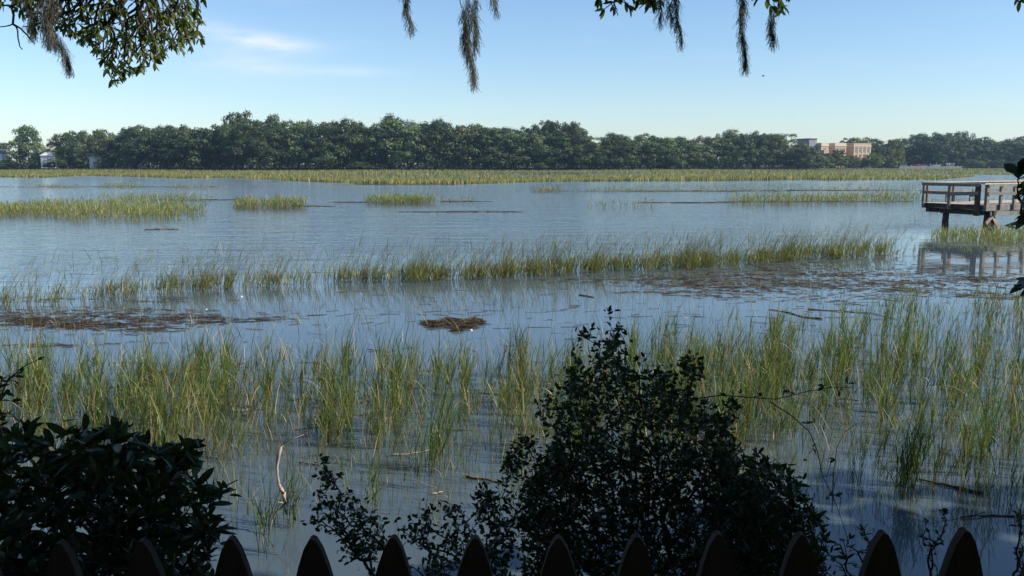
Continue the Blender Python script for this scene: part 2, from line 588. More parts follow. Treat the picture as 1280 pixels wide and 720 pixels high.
def stems(P, height, lean=0.10, lean_ang=0.0, lean_spread=1.2, leaves=4, stem_w=0.007, leaf_w=0.012, leaf_len=0.38,
          cols=(GREEN, YGREEN, DGREEN, STRAW), wts=(5, 4, 3, 1), nseg=4, dead=0.06, leaf_up=1.0, tip=None):
    """cordgrass: each foot in P gets an upright stem and arching leaves"""
    n_ = len(P)
    Hh = height * rng.uniform(0.65, 1.12, n_) if np.isscalar(height) else np.asarray(height)
    ang = lean_ang + rng.normal(0, lean_spread, n_)
    ln = np.abs(rng.normal(lean, lean * 0.6, n_))
    col = pick(n_, cols, wts)
    foot = col * 0.55 + np.where(rng.random((n_, 1)) < 0.5, RUST, BROWN) * 0.45
    tipc = col if tip is None else col * 0.5 + np.asarray(tip) * 0.5
    out = [blades(P, Hh, 0, Hh * ln * 0.4, Hh * ln, ang, stem_w, foot, tipc, nseg)]
    for k in range(leaves):
        f = rng.uniform(0.12, 0.85, n_)
        sp = np.stack([P[:, 0] + np.cos(ang) * Hh * ln * (0.4 * f + f * f), P[:, 1] + np.sin(ang) * Hh * ln * (0.4 * f + f * f), P[:, 2] + Hh * f], -1)
        L = leaf_len * rng.uniform(0.5, 1.25, n_) * (0.6 + 0.5 * Hh / max(1e-3, float(np.mean(Hh))))
        a2 = np.where(rng.random(n_) < 0.4, lean_ang + rng.normal(0, 0.7, n_), rng.uniform(0, 2 * np.pi, n_))
        up = rng.uniform(0.8, 1.0, n_) * leaf_up
        droop = np.where(rng.random(n_) < 0.22, rng.uniform(0.5, 1.1, n_), rng.uniform(0.0, 0.25, n_))
        outw = rng.uniform(0.12, 0.42, n_)
        lc = col * rng.uniform(0.75, 1.3, (n_, 1))
        isd = rng.random(n_) < dead
        lc[isd] = pick(int(isd.sum()), (STRAW, STRAW * 1.2, RUST), (3, 1, 1))
        out.append(blades(sp, L * up, -L * droop, L * outw, L * droop * 0.55, a2, leaf_w, lc, lc * 1.08, nseg))
    return merge(out)


def px_points(n_, px0, px1, lo, hi, z=0.0):
    """n points on the water whose picture columns run px0..px1 and rows lo(px)..hi(px), even over the ground"""
    out = []
    while len(out) < n_:
        px = random.uniform(px0, px1)
        a, b = lo(px), hi(px)
        # even in distance rather than in rows
        Ya, Yb = on_level(px, a).y, on_level(px, b).y
        Y = random.uniform(min(Ya, Yb), max(Ya, Yb))
        d = ray(px, 360)
        x = (px - 640) / F * (Y * math.cos(PITCH) + H * math.sin(PITCH))
        out.append((x, Y, z))
    return np.array(out)


def tuft_points(centres, per, rad):
    P = []
    for (x, y, z) in centres:
        k = max(3, int(random.gauss(per, per * 0.35)))
        r = rad * random.uniform(0.6, 1.4)
        a = rng.uniform(0, 2 * np.pi, k)
        q = np.abs(rng.normal(0, r, k))
        P.append(np.stack([x + np.cos(a) * q, y + np.sin(a) * q * 0.8, np.full(k, z - 0.02)], -1))
    return np.concatenate(P)


def grass_obj(name, parts, label, cat='marsh grass', mat='reed', group=None):
    V_, F_, C_ = merge(parts)
    o = link(name, mesh_np(name, V_, F_, C_), M[mat])
    return tag(o, label, cat, group, 'stuff')


def ip(xp, yp):
    return lambda px: float(np.interp(px, xp, yp))


# ---- far marsh plain in front of the trees
near_edge = ip([-60, 0, 60, 110, 180, 230, 290, 380, 470, 560, 600, 680, 800, 930, 1010, 1050, 1110, 1160, 1230, 1340],
               [221.5, 221.5, 222, 219.5, 221, 223, 222, 226.5, 230, 230, 229.5, 227, 226.5, 225.5, 224.5, 226, 226, 225.5, 219, 217])
far_edge = ip([-60, 1340], [212.6, 211.2])
pts = []
k_gap = []
while len(pts) < 64000:
    px = random.uniform(-60, 1345)
    a, b = near_edge(px), 0
    Yn = on_level(px, a).y
    Yf = shore_Y(px) - 3
    # more blades at the near edge, where they are seen singly
    u = random.random() ** 1.7
    Y = Yn + (Yf - Yn) * u
    x = (px - 640) / F * Y
    # ponds and creeks left open inside the marsh
    q = math.sin(x * 0.045 + 1.3 * math.sin(Y * 0.03)) * math.sin(Y * 0.055 + 0.8 * math.sin(x * 0.02 + 1))
    if q > 0.55 and Y < Yf - 60:
        continue
    if 640 < px < 1130 and 0.25 < u < 0.42 and math.sin(x * 0.05) > -0.2:
        continue
    pts.append((x, Y, -0.03))
pts = np.array(pts)
n_ = len(pts)
big = 0.72 + 0.28 * np.sin(pts[:, 0] * 0.06 + 2 * np.sin(pts[:, 1] * 0.04)) * np.sin(pts[:, 1] * 0.05 + 0.5)
hh = rng.uniform(0.55, 1.05, n_) * big
c = pick(n_, (YGREEN * np.array([1.15, 1.0, 1.3]), GREEN * 1.2, STRAW * 0.85, DGREEN * 1.3), (6, 2, 3.0, 0.6), 0.25)
V_, F_, C_ = blades(pts, hh, 0, hh * 0.1, hh * 0.15, rng.normal(0, 0.8, n_), rng.uniform(0.08, 0.2, n_), c * 1.15, c * 1.4, 2, side=rng.normal(0, 0.5, n_))
tag(link('marsh_grass', mesh_np('far_marsh', V_, F_, C_), M['grass']), 'wide yellow green plain of cordgrass below the far trees', 'marsh grass', kind='stuff')

# ---- patches of grass in the open water: (name label, px0, px1, far row, near row, stems, height)
PATCH_COLS = (YGREEN, GREEN, GREEN * 1.1, STRAW * 0.8)
BOOST = (YGREEN * 1.2, GREEN * 1.35, YGREEN * 1.0, STRAW * 0.85)


def patch(label, px0, px1, lo, hi, count, height, width=0.03, cols=BOOST, wts=(5, 4, 3, 1), leaves=2, fade=0.15, lean=0.22):
    raw = px_points(count, px0, px1, lo, hi)
    # thin out towards both ends and into clumps
    keep = []
    for p in raw:
        px = 640 + F * p[0] / (p[1] * math.cos(PITCH) + H * math.sin(PITCH))
        u = (px - px0) / (px1 - px0)
        e = min(u, 1 - u) / fade
        clump = 0.55 + 0.45 * math.sin(p[0] * 2.3 + 1.7 * math.sin(p[1] * 0.9)) * math.sin(p[0] * 0.7 + p[1] * 0.5)
        if random.random() < min(1, e) * (0.35 + 0.65 * clump):
            keep.append(p)
    P = np.array(keep)
    P[:, 2] = -0.02
    hv = height * rng.uniform(0.55, 1.1, len(P))
    return grass_obj('marsh_grass', [stems(P, hv, lean=lean, lean_ang=0.2, lean_spread=0.6, leaves=leaves, stem_w=width * 0.6, leaf_w=width,
                                           leaf_len=height * 0.5, cols=cols, wts=wts, nseg=3, tip=SEED)], label)


patch('dense bright green grass island in open water at the left edge', -40, 262, ip([-40, 80, 150, 262], [263, 257, 255, 262]), ip([-40, 60, 90, 200, 262], [273, 272, 277, 276, 270]), 4600, 0.62)
patch('thin grass strip just beyond the left island', 110, 275, ip([100, 280], [247, 250]), ip([100, 280], [252, 252]), 900, 0.6, fade=0.3)
patch('small low grass island right of the big left one', 286, 385, ip([280, 390], [257, 259]), ip([280, 330, 390], [261, 262, 260]), 1100, 0.72, fade=0.12)
patch('short isolated grass tuft island left of the middle of the water', 452, 545, ip([450, 550], [252.5, 253.5]), ip([450, 500, 550], [255.5, 256, 255]), 1100, 0.70, fade=0.1)
patch('sparse olive stubble grass right of the isolated tuft island', 540, 610, ip([540, 610], [252, 252]), ip([540, 610], [254, 254]), 120, 0.45)
patch('small tan grass tuft with a thin dark tail in the far water', 658, 705, ip([650, 710], [238, 239]), ip([650, 710], [241, 241]), 420, 0.62, cols=(STRAW * 0.8, YGREEN, GREEN, STRAW), fade=0.3)
patch('long thin grass line crossing the far water on the right', 690, 1160, ip([690, 1160], [239, 236]), ip([690, 1160], [241, 239]), 1700, 0.45, fade=0.1)
patch('second faint grass line nearer the far marsh on the right', 760, 1180, ip([760, 1180], [233, 231]), ip([760, 1180], [235, 233]), 900, 0.40, fade=0.2)
patch('scattered single stems standing in open water right of the centre', 722, 830, ip([720, 830], [258, 257]), ip([720, 830], [262, 260]), 130, 0.62, fade=0.25)
patch('green grass strip with dense left end beyond the wooden pier', 905, 1160, ip([900, 1160], [251, 247]), ip([900, 960, 1160], [256.5, 257, 252]), 2100, 0.72, fade=0.12)
patch('yellow tuft of grass far out near the left marsh edge', 120, 185, ip([120, 185], [233, 233]), ip([120, 185], [235.5, 235.5]), 500, 0.62, fade=0.25)
patch('low pale grass strip far out at the left', 28, 108, ip([20, 110], [233.5, 233]), ip([20, 110], [236, 236]), 420, 0.5, cols=(STRAW * 0.8, YGREEN, GREEN, STRAW), fade=0.25)
patch('low tan grass strip far out left of centre', 205, 285, ip([200, 290], [234, 233]), ip([200, 290], [238, 238]), 420, 0.5, cols=(STRAW * 0.8, YGREEN, GREEN, STRAW), fade=0.25)
patch('green grass bed growing under and in front of the pier', 1162, 1330, ip([1160, 1330], [292, 286]), ip([1160, 1200, 1330], [301, 305, 308]), 1900, 0.36, width=0.018, fade=0.08)
patch('grass stand at the right end of the far water behind the pier', 1150, 1340, ip([1150, 1340], [258, 256]), ip([1150, 1340], [266, 262]), 700, 0.6, fade=0.1)

# ---- the slanting reed line across the middle
mid = []
line_row = ip([-40, 0, 120, 240, 430, 600, 760, 900, 1000, 1110, 1160], [388, 384, 374, 362, 352, 347, 337, 331, 323, 316, 314])
dens = ip([-40, 0, 60, 120, 200, 250, 300, 350, 400, 450, 520, 600, 1000, 1085, 1112, 1160], [0.08, 0.14, 0.12, 0.16, 0.20, 0.30, 0.26, 0.24, 0.34, 0.46, 0.62, 0.85, 1.0, 0.8, 0.15, 0.0])
cent = []
while len(cent) < 620:
    px = random.uniform(-40, 1160)
    clump = 0.75 + 0.25 * math.sin(px * 0.14 + 2 * math.sin(px * 0.033))
    if random.random() < dens(px) * clump:
        row = line_row(px) + random.triangular(-4, 5, 0)
        cent.append(tuple(on_level(px, row)))
P = tuft_points(cent, 8, 0.2)
mid.append(stems(P, 0.36 * rng.uniform(0.35, 1.2, len(P)) * np.repeat(rng.uniform(0.7, 1.2, len(P) // 8 + 1), 8)[:len(P)], lean=0.22, lean_ang=0.1, lean_spread=0.7, leaves=3, stem_w=0.007, leaf_w=0.011, leaf_len=0.28,
                 cols=(YGREEN, GREEN * 1.1, GREEN, STRAW * 0.9), wts=(5, 4, 2, 1.2), nseg=4, dead=0.08))
P = tuft_points(cent, 6, 0.24)
mid.append(stems(P, rng.uniform(0.7, 1.15, len(P)), lean=0.46, lean_ang=0.05, lean_spread=0.3, leaves=1, stem_w=0.0075, leaf_w=0.009, leaf_len=0.35,
                 cols=(GREEN * 1.1, SEED, BROWN * 1.3), wts=(3, 3, 1), nseg=5, tip=SEED * 0.8))
grass_obj('marsh_grass', mid, 'long slanting line of tall wind bent cordgrass across the middle water')

# ---- scattered stems between the line and the near bed
P = px_points(520, -40, 1320, ip([0, 1280], [390, 345]), lambda px: 425)
grass_obj('marsh_grass', [stems(P, rng.uniform(0.15, 0.75, len(P)), lean=0.3, lean_ang=0.2, lean_spread=1.0, leaves=1, stem_w=0.006, leaf_w=0.007,
                                leaf_len=0.25, cols=(SEED, STRAW * 0.8, GREEN, BROWN), wts=(3, 3, 2, 2), nseg=3)],
          'thin scattered stems poking out of the calm water among floating debris')

# ---- the near reed bed, in three parts by what grows there
near_top = ip([-60, 0, 200, 330, 430, 560, 700, 800, 900, 1000, 1130, 1200, 1340], [452, 458, 476, 462, 470, 468, 470, 452, 440, 415, 396, 392, 385])
near_bot = ip([-60, 0, 200, 330, 430, 560, 700, 850, 960, 1100, 1200, 1340], [575, 580, 590, 580, 575, 590, 595, 590, 590, 612, 625, 632])
NEARC = (GREEN * 1.05, YGREEN * 0.85, DGREEN * 1.5, DGREEN * 1.1, STRAW * 0.8, RUST)


def bed(px0, px1, nclump, label, hscale=1.0, cols=NEARC, wts=(6, 3.2, 4.5, 2.5, 0.5, 0.6)):
    cs = []
    while len(cs) < nclump:
        px = random.uniform(px0, px1)
        a, b = near_top(px), near_bot(px)
        row = a + (b - a) * random.betavariate(1.25, 2.0)
        p = on_level(px, row)
        # clumps keep to the denser drifts
        f = 0.5 + 0.5 * math.sin(p.x * 3.7 + 1.9 * math.sin(p.y * 1.7)) * math.cos(p.y * 2.3 + p.x * 0.9)
        if random.random() < 0.35 + 0.65 * f:
            cs.append(tuple(p))
    parts = []
    for sub, per, rad, hs in ((cs[::3], 11, 0.05, 1.0), (cs[1::3], 6, 0.08, 0.85), (cs[2::3], 4, 0.08, 0.75)):
        P = tuft_points(sub, per, rad)
        hc = np.repeat(rng.uniform(0.7, 1.1, len(P) // 4 + 1), 4)[:len(P)]
        parts.append(stems(P, 0.74 * hs * hscale * hc * rng.uniform(0.5, 1.12, len(P)), lean=0.12, lean_ang=0.3, lean_spread=1.3, leaves=5, stem_w=0.0055, leaf_w=0.0088,
                           leaf_len=0.33, cols=cols, wts=wts, nseg=5, dead=0.09))
    # loose single stems between the clumps, thinning out towards the bank
    q = []
    while len(q) < nclump * 7:
        px = random.uniform(px0, px1)
        u = random.betavariate(1.1, 1.7)
        a = near_top(px) - 12
        q.append(tuple(on_level(px, a + (672 - a) * u)))
    q = np.array(q) - np.array([0, 0, 0.02])
    parts.append(stems(q, 0.6 * hscale * rng.uniform(0.25, 1.2, len(q)), lean=0.18, lean_ang=0.3, lean_spread=1.6, leaves=2, stem_w=0.004, leaf_w=0.0055,
                       leaf_len=0.28, cols=(DGREEN * 1.2, GREEN, SEED, STRAW * 0.8, BROWN), wts=(3, 4, 2, 1, 1), nseg=5, dead=0.14))
    return grass_obj('marsh_grass', parts, label)


bed(-70, 420, 185, 'near reed bed standing in calm water on the left with rusty stems', hscale=0.95)
bed(420, 800, 130, 'near reed bed in the middle left of the tall dark shrub', hscale=0.95)
bed(800, 1345, 265, 'near reed bed on the right reaching from the tall shrub to the edge')

# ---- straw coloured broken leaves, bent over in long arcs
q = px_points(150, -40, 1320, ip([0, 1280], [440, 415]), lambda px: 560)
q[:, 2] = rng.uniform(0.15, 0.55, len(q))
L = rng.uniform(0.25, 0.6, len(q))
V1 = blades(q, L * rng.uniform(0.2, 0.9, len(q)), -L * rng.uniform(0.3, 1.1, len(q)), L * 0.55, L * 0.25, rng.uniform(0, 6.28, len(q)), 0.011,
            pick(len(q), (STRAW, STRAW * 1.25), (2, 1)), pick(len(q), (STRAW, STRAW * 1.3), (2, 1)), 7)
q2 = px_points(150, -40, 1320, ip([0, 1280], [460, 430]), lambda px: 660)
L = rng.uniform(0.2, 0.6, len(q2))
V2 = blades(q2 + np.array([0, 0, 0.01]), L * rng.uniform(0.05, 0.5, len(q2)), -L * 0.05, L * 0.85, L * 0.1, rng.uniform(0, 6.28, len(q2)), 0.009,
            pick(len(q2), (STRAW, BROWN * 1.3, SEED), (2, 2, 1)), pick(len(q2), (STRAW, BROWN), (2, 1)), 4)
grass_obj('dead_reeds', [V1, V2], 'broken straw coloured reed leaves bent over among the near reeds', cat='dead reeds')


# ---- single clumps nearest the viewer, each one to be pointed at
def clump(px, py, height, count, rad, label, cols=(DGREEN * 1.1, GREEN * 0.8, DGREEN, STRAW * 0.6), wts=(5, 3, 3, 0.4), lean_ang=0.4, lean=0.12, leaves=3):
    c_ = on_level(px, py)
    P = tuft_points([(0, 0, 0)], count, rad)
    V_, F_, C_ = stems(P, height * rng.uniform(0.5, 1.1, len(P)), lean=lean, lean_ang=lean_ang, lean_spread=1.1, leaves=leaves, stem_w=0.0055, leaf_w=0.009,
                       leaf_len=height * 0.5, cols=cols, wts=wts, nseg=6, dead=0.05)
    o = link('reed_clump', mesh_np('reed_clump', V_, F_, C_), M['reed'])
    o.location = c_
    return tag(o, label, 'reed clump', 'clumps of reeds nearest the fence')


clump(1128, 622, 0.62, 34, 0.11, 'dark green reed clump in shaded water above the second picket from the right')
clump(1150, 560, 0.62, 22, 0.09, 'reed clump just behind the dark clump in the lower right')
clump(1235, 628, 0.66, 16, 0.06, 'slender dark reed clump near the right edge above the last picket')
clump(1262, 575, 0.66, 18, 0.07, 'tall reed clump at the right edge of the picture')
clump(648, 640, 0.52, 10, 0.08, 'sparse short reed clump at the left foot of the tall shrub')
clump(332, 690, 0.62, 16, 0.07, 'thin reed clump beside the bare pale branch, left of it', cols=(DGREEN, GREEN * 0.6, DGREEN * 1.2, BROWN), lean_ang=2.6)
clump(362, 660, 0.52, 12, 0.06, 'thin reed clump beside the bare pale branch, right of it', cols=(DGREEN, GREEN * 0.8, DGREEN * 1.2, BROWN))
clump(405, 545, 0.50, 30, 0.12, 'bright green reed clump rising left of the middle, in front of the bed', cols=(GREEN, YGREEN, DGREEN * 1.3, STRAW * 0.7))
clump(208, 566, 0.86, 44, 0.16, 'tallest yellow green reed clump above the left shrub', cols=(YGREEN, GREEN, DGREEN * 1.3, RUST), wts=(5, 4, 2, 1), leaves=4)
clump(290, 575, 0.52, 18, 0.10, 'small reed clump right of the tallest left clump', cols=(GREEN, YGREEN, DGREEN * 1.3, STRAW * 0.7))
clump(545, 590, 0.72, 26, 0.11, 'tall green reed clump left of the dark floating stick', cols=(GREEN, DGREEN * 1.3, DGREEN, STRAW * 0.7))
clump(1075, 590, 0.45, 9, 0.05, 'sparse low reed clump under the arching bramble stems')
clump(468, 640, 0.50, 8, 0.05, 'few thin stems rising behind the small round leaved shrub')
clump(520, 610, 0.50, 8, 0.07, 'few upright thin stems in open water at the bottom middle')

# ------------------------------------------------------------------ floating wrack and sticks
def wrack(label, blobs, count, height=0.02, cols=(BROWN, BROWN * 0.4, STRAW * 0.7, RUST * 0.5), wts=(4, 6, 1.2, 2), wid=(0.004, 0.010), ln=(0.05, 0.26), name='floating_wrack'):
    """loose dead reed stalks lying on the water; blobs = (px, py, half width px, half height px, weight)"""
    ws = np.array([b[4] for b in blobs], float)
    nb_ = []
    for b in blobs:                      # every raft is a scatter of thin drift lines
        for _ in range(max(6, int(b[2] * max(b[3], 1) / 4))):
            u = random.gauss(0, 0.5)
            nb_.append((b[0] + u * 1.2 * b[2], b[1] + random.gauss(0, 0.9) * b[3] * (1.1 - min(0.8, abs(u))), b[2] * random.uniform(0.08, 0.5), max(0.25, b[3] * 0.13) * random.uniform(0.4, 1.6), b[4] * random.uniform(0.3, 1), random.gauss(0, 0.02)))
    if b[3] > 0.9:
        blobs = nb_
    ws = np.array([b[4] for b in blobs], float)
    idx = rng.choice(len(blobs), count, p=ws / ws.sum())
    P, A = [], []
    for i in idx:
        b = blobs[i]
        px = b[0] + random.gauss(0, 0.5) * b[2]
        py = b[1] + random.gauss(0, 0.5) * b[3] + (b[5] if len(b) > 5 else 0) * (px - b[0])
        p = on_level(px, py)
        P.append((p.x, p.y, 0.002 + abs(random.gauss(0, height))))
        A.append(random.gauss(0.1, 0.45))
    P, A = np.array(P), np.array(A)
    L = rng.uniform(*ln, len(P))
    W = rng.uniform(*wid, len(P))
    c_ = pick(len(P), cols, wts, 0.3)
    tz = rng.normal(0, 0.04, len(P)) * (height / 0.02)
    # three sided stalks
    d = np.stack([np.cos(A), np.sin(A), tz], -1)
    s = np.stack([-np.sin(A), np.cos(A), np.zeros(len(P))], -1)
    up = np.array([0, 0, 1.0])
    Vv = []
    for e in (-0.5, 0.5):
        c0 = P + d * (L * e)[:, None]
        Vv += [c0 + s * W[:, None] / 2, c0 - s * W[:, None] / 2, c0 + up * W[:, None] * 0.8]
    V_ = np.stack(Vv, 1).reshape(-1, 3)
    b = (np.arange(len(P)) * 6)[:, None]
    F_ = np.concatenate([b + np.array(q)[None, :] for q in ((0, 1, 4, 3), (1, 2, 5, 4), (2, 0, 3, 5))])
    C_ = np.repeat(c_, 6, axis=0)
    return tag(link(name, mesh_np(name, V_, F_, C_), M['reed']), label, 'wrack', None, 'stuff')


def mat_sheet(blobs):
    pass


wrack('brown rafts of floating dead reed stalks on the right below the pier',
      [(870, 366, 70, 3, 5), (905, 372, 40, 2, 4), (800, 352, 60, 4, 2), (960, 357, 90, 5, 4), (1110, 354, 45, 2.5, 6), (1150, 362, 60, 2.5, 5),
       (1230, 349, 50, 3, 7), (1250, 371, 50, 3, 7), (1060, 343, 60, 3, 3), (1200, 336, 70, 3, 3), (980, 340, 90, 4, 2), (1200, 368, 60, 2, 4),
       (1170, 320, 60, 4, 1.5), (1260, 318, 40, 4, 1.5), (900, 350, 120, 8, 2), (1050, 352, 240, 16, 5)], 4000, 0.003)
wrack('long brown raft of floating dead reed stalks on the left',
      [(40, 400, 45, 3, 5), (90, 406, 60, 3, 5), (150, 411, 50, 2, 5), (195, 412, 30, 2, 3), (110, 392, 60, 2, 2), (60, 432, 60, 2, 2), (180, 388, 60, 2, 1),
       (240, 400, 40, 6, 1), (210, 376, 50, 3, 1), (60, 375, 60, 2, 1.5), (130, 400, 160, 10, 3)], 1500, 0.004, cols=(BROWN * 0.9, BROWN * 0.4, RUST * 0.5, BROWN * 1.8))
wrack('small brown heap of floating reed straw in the middle of the calm water',
      [(568, 405, 26, 3.4, 6), (590, 402, 8, 4.5, 3), (545, 407, 16, 1.5, 2)], 1500, 0.022, cols=(BROWN * 0.9, BROWN * 0.45, RUST * 0.6, STRAW * 0.5), ln=(0.05, 0.22))
wrack('thin dark streaks of drifting stalks spread over the calm water',
      [(450, 365, 200, 6, 2), (400, 392, 260, 12, 2), (640, 395, 300, 16, 2), (900, 400, 260, 14, 2), (420, 358, 60, 1.5, 2), (1000, 390, 60, 2, 1),
       (1080, 392, 60, 2, 1), (300, 357, 60, 2, 1), (640, 480, 500, 60, 1.2), (1100, 470, 300, 40, 0.6)], 420, 0.002, ln=(0.06, 0.42), wid=(0.003, 0.009))
wrack('dark lines of drift lying on the far open water beside the grass strips',
      [(560, 265, 40, 0.3, 3), (620, 265, 30, 0.3, 2), (390, 258, 30, 0.4, 2), (440, 253, 25, 0.3, 2), (570, 252, 30, 0.3, 2), (840, 239, 130, 0.5, 6),
       (1040, 238, 100, 0.5, 5), (860, 253.5, 60, 0.4, 3), (1000, 252, 120, 0.4, 4), (150, 233.7, 160, 0.4, 5), (200, 287, 12, 0.3, 0.5), (240, 250, 60, 0.4, 3),
       (420, 226.5, 90, 0.3, 5), (500, 231, 60, 0.3, 6)], 1500, 0.004, wid=(0.02, 0.04), ln=(0.3, 1.2))


def stick(label, pts_px, r0, r1, mat='dead_branch', z=0.01, name='floating_branch', side=None, cat='branch'):
    pts = [on_level(a, b, 0.0) for a, b in pts_px]
    fine = []
    for i in range(len(pts) - 1):
        for k in range(4):
            p = pts[i].lerp(pts[i + 1], k / 4)
            p.z = z + random.uniform(-0.006, 0.006)
            p.x += random.uniform(-1, 1) * 0.006
            fine.append(p)
    fine.append(pts[-1] + Vector((0, 0, z)))
    base = fine[0].copy()
    mb = MB()
    n_ = len(fine)
    mb.tube([p - base for p in fine], [r0 + (r1 - r0) * i / (n_ - 1) for i in range(n_)], 7)
    if side:
        for (i, dx, dy, dz, rr) in side:
            a = fine[i] - base
            mb.tube([a, a + Vector((dx, dy, dz)) * 0.5 + Vector((0, 0, 0.01)), a + Vector((dx, dy, dz))], [rr, rr * 0.8, rr * 0.4], 5)
    o = mb.build(name, M[mat], smooth=True)
    o.location = base
    return tag(o, label, cat)


stick('dark floating stick lying left of the tall shrub', [(583, 597), (610, 601), (634, 606)], 0.013, 0.007)
stick('dark floating stick lying in shaded water in the lower right', [(1148, 601), (1190, 609), (1229, 618)], 0.008, 0.017)
stick('long thin dark branch on the water right of centre', [(962, 387), (985, 391), (1005, 397), (1028, 399)], 0.008, 0.017)
stick('thin dark branch floating below the right wrack raft', [(1010, 387), (1060, 390), (1090, 392), (1122, 400)], 0.012, 0.005)
stick('thin floating twig at the lower right edge', [(1200, 648), (1240, 645), (1290, 647)], 0.006, 0.008)
stick('pale floating twig in the bottom middle water', [(488, 570), (515, 568), (542, 563)], 0.007, 0.004, 'pale_branch')
stick('short reddish stick floating left of the small shrub', [(374, 579), (400, 582)], 0.006, 0.006)
stick('short white stick floating at the middle bottom', [(540, 619), (553, 616)], 0.008, 0.006, 'pale_branch')
stick('white stick floating among the reeds on the left', [(290, 515), (314, 512)], 0.009, 0.006, 'pale_branch')
stick('thin dark twig drifting in calm water right of the straw heap', [(724, 369), (742, 372)], 0.014, 0.01)

# bare pale branch stuck in the mud at the lower left
b0 = on_level(336, 668, 0)
Yb = b0.y
pp = [at(336, 668, Yb), at(340, 650, Yb), at(346, 640, Yb), at(357, 629, Yb), at(355, 617, Yb + .02), at(349, 606, Yb + .03), at(347, 594, Yb + .03), at(346, 583, Yb + .03), at(348, 570, Yb), at(352, 556, Yb - .02)]
root = empty('bare_branch', b0, 'pale bare crooked branch standing in the water at lower left', 'branch')
MB().tube(pp, [0.006, 0.008, 0.009, 0.014, 0.016, 0.012, 0.008, 0.012, 0.015, 0.010], 8).build('stem', M['pale_branch'], root, smooth=True)
MB().tube([pp[3], at(348, 628, Yb), at(344, 627, Yb)], [0.007, 0.005, 0.002], 6).build('side_twig', M['pale_branch'], root, smooth=True)
MB().tube([pp[9], at(362, 550, Yb - .05), at(380, 543, Yb - .1)], [0.006, 0.004, 0.002], 6).build('side_twig', M['pale_branch'], root, smooth=True)
MB().tube([pp[9], at(358, 563, Yb), at(362, 585, Yb + .02)], [0.005, 0.004, 0.002], 6).build('side_twig', M['dead_branch'], root, smooth=True)


# ------------------------------------------------------------------ branching and leaves
def grow(root, pts, bias=0.35):
    """joins every point to the nearest node already reached; returns nodes, parent index, path weight"""
    pts = np.asarray([tuple(p) for p in pts], float)
    r = np.array(tuple(root), float)
    order = np.argsort(np.linalg.norm(pts - r, axis=1))
    nodes = [r]
    par = [-1]
    plen = [0.0]
    for i in order:
        A = np.array(nodes)
        d = np.linalg.norm(A - pts[i], axis=1)
        j = int(np.argmin(d + bias * np.array(plen)))
        nodes.append(pts[i])
        par.append(j)
        plen.append(plen[j] + d[j])
    wgt = np.ones(len(nodes))
    for i in range(len(nodes) - 1, 0, -1):
        wgt[par[i]] += wgt[i]
    return np.array(nodes), par, wgt


def branch_mesh(nodes, par, wgt, tip_r, power=0.42, n=5, max_r=None, bend=0.06):
    V_, F_ = [], []
    rad = tip_r * wgt ** power
    if max_r:
        rad = np.minimum(rad, max_r)
    for i in range(1, len(nodes)):
        a, b = Vector(nodes[par[i]]), Vector(nodes[i])
        d = b - a
        if d.length < 1e-5:
            continue
        r1, r0 = rad[i], min(rad[par[i]], rad[i] * 1.5)
        m_ = (a + b) / 2 + Vector((random.gauss(0, 1), random.gauss(0, 1), random.gauss(0, 1))) * d.length * bend
        s = d.cross(Vector((0.3, 0.2, 1))).normalized()
        u = s.cross(d).normalized()
        base = len(V_)
        for p, r_ in ((a, r0), (m_, (r0 + r1) / 2), (b, r1)):
            for k in range(n):
                t = 2 * math.pi * k / n
                V_.append(tuple(p + (s * math.cos(t) + u * math.sin(t)) * r_))
        for lv in range(2):
            for k in range(n):
                F_.append((base + lv * n + k, base + lv * n + (k + 1) % n, base + (lv + 1) * n + (k + 1) % n, base + (lv + 1) * n + k))
    return mesh_np('branches', V_, np.array(F_), smooth=True)


def leaf_template(shape='oval', bend=0.12):
    """one leaf, length 1 along +X, a folded blade"""
    if shape == 'oak':
        prof = [(0.0, 0.02), (0.2, 0.13), (0.5, 0.17), (0.8, 0.12), (1.0, 0.01)]
    elif shape == 'round':
        prof = [(0.0, 0.02), (0.18, 0.20), (0.5, 0.29), (0.82, 0.19), (1.0, 0.02)]
    else:
        prof = [(0.0, 0.02), (0.22, 0.17), (0.5, 0.25), (0.8, 0.15), (1.0, 0.01)]
    V_ = []
    for x, w in prof:
        z = -bend * x * x
        V_ += [(x, w, z + w * 0.35), (x, 0, z), (x, -w, z + w * 0.35)]
    F_ = []
    for i in range(len(prof) - 1):
        a = i * 3
        F_ += [(a, a + 1, a + 4, a + 3), (a + 1, a + 2, a + 5, a + 4)]
    return np.array(V_), np.array(F_)


def frame(d, roll=None, flat=0.0):
    """rotation with +X along d, +Z as high as it can be, rolled at random"""
    d = Vector(d).normalized()
    up = Vector((random.gauss(0, 1 - flat), random.gauss(0, 1 - flat), 1.0 if flat else random.gauss(0, 1)))
    y = up.cross(d)
    if y.length < 1e-4:
        y = Vector((0, 1, 0))
    y.normalize()
    z = d.cross(y).normalized()
    m_ = Matrix((d, y, z)).transposed()
    return m_


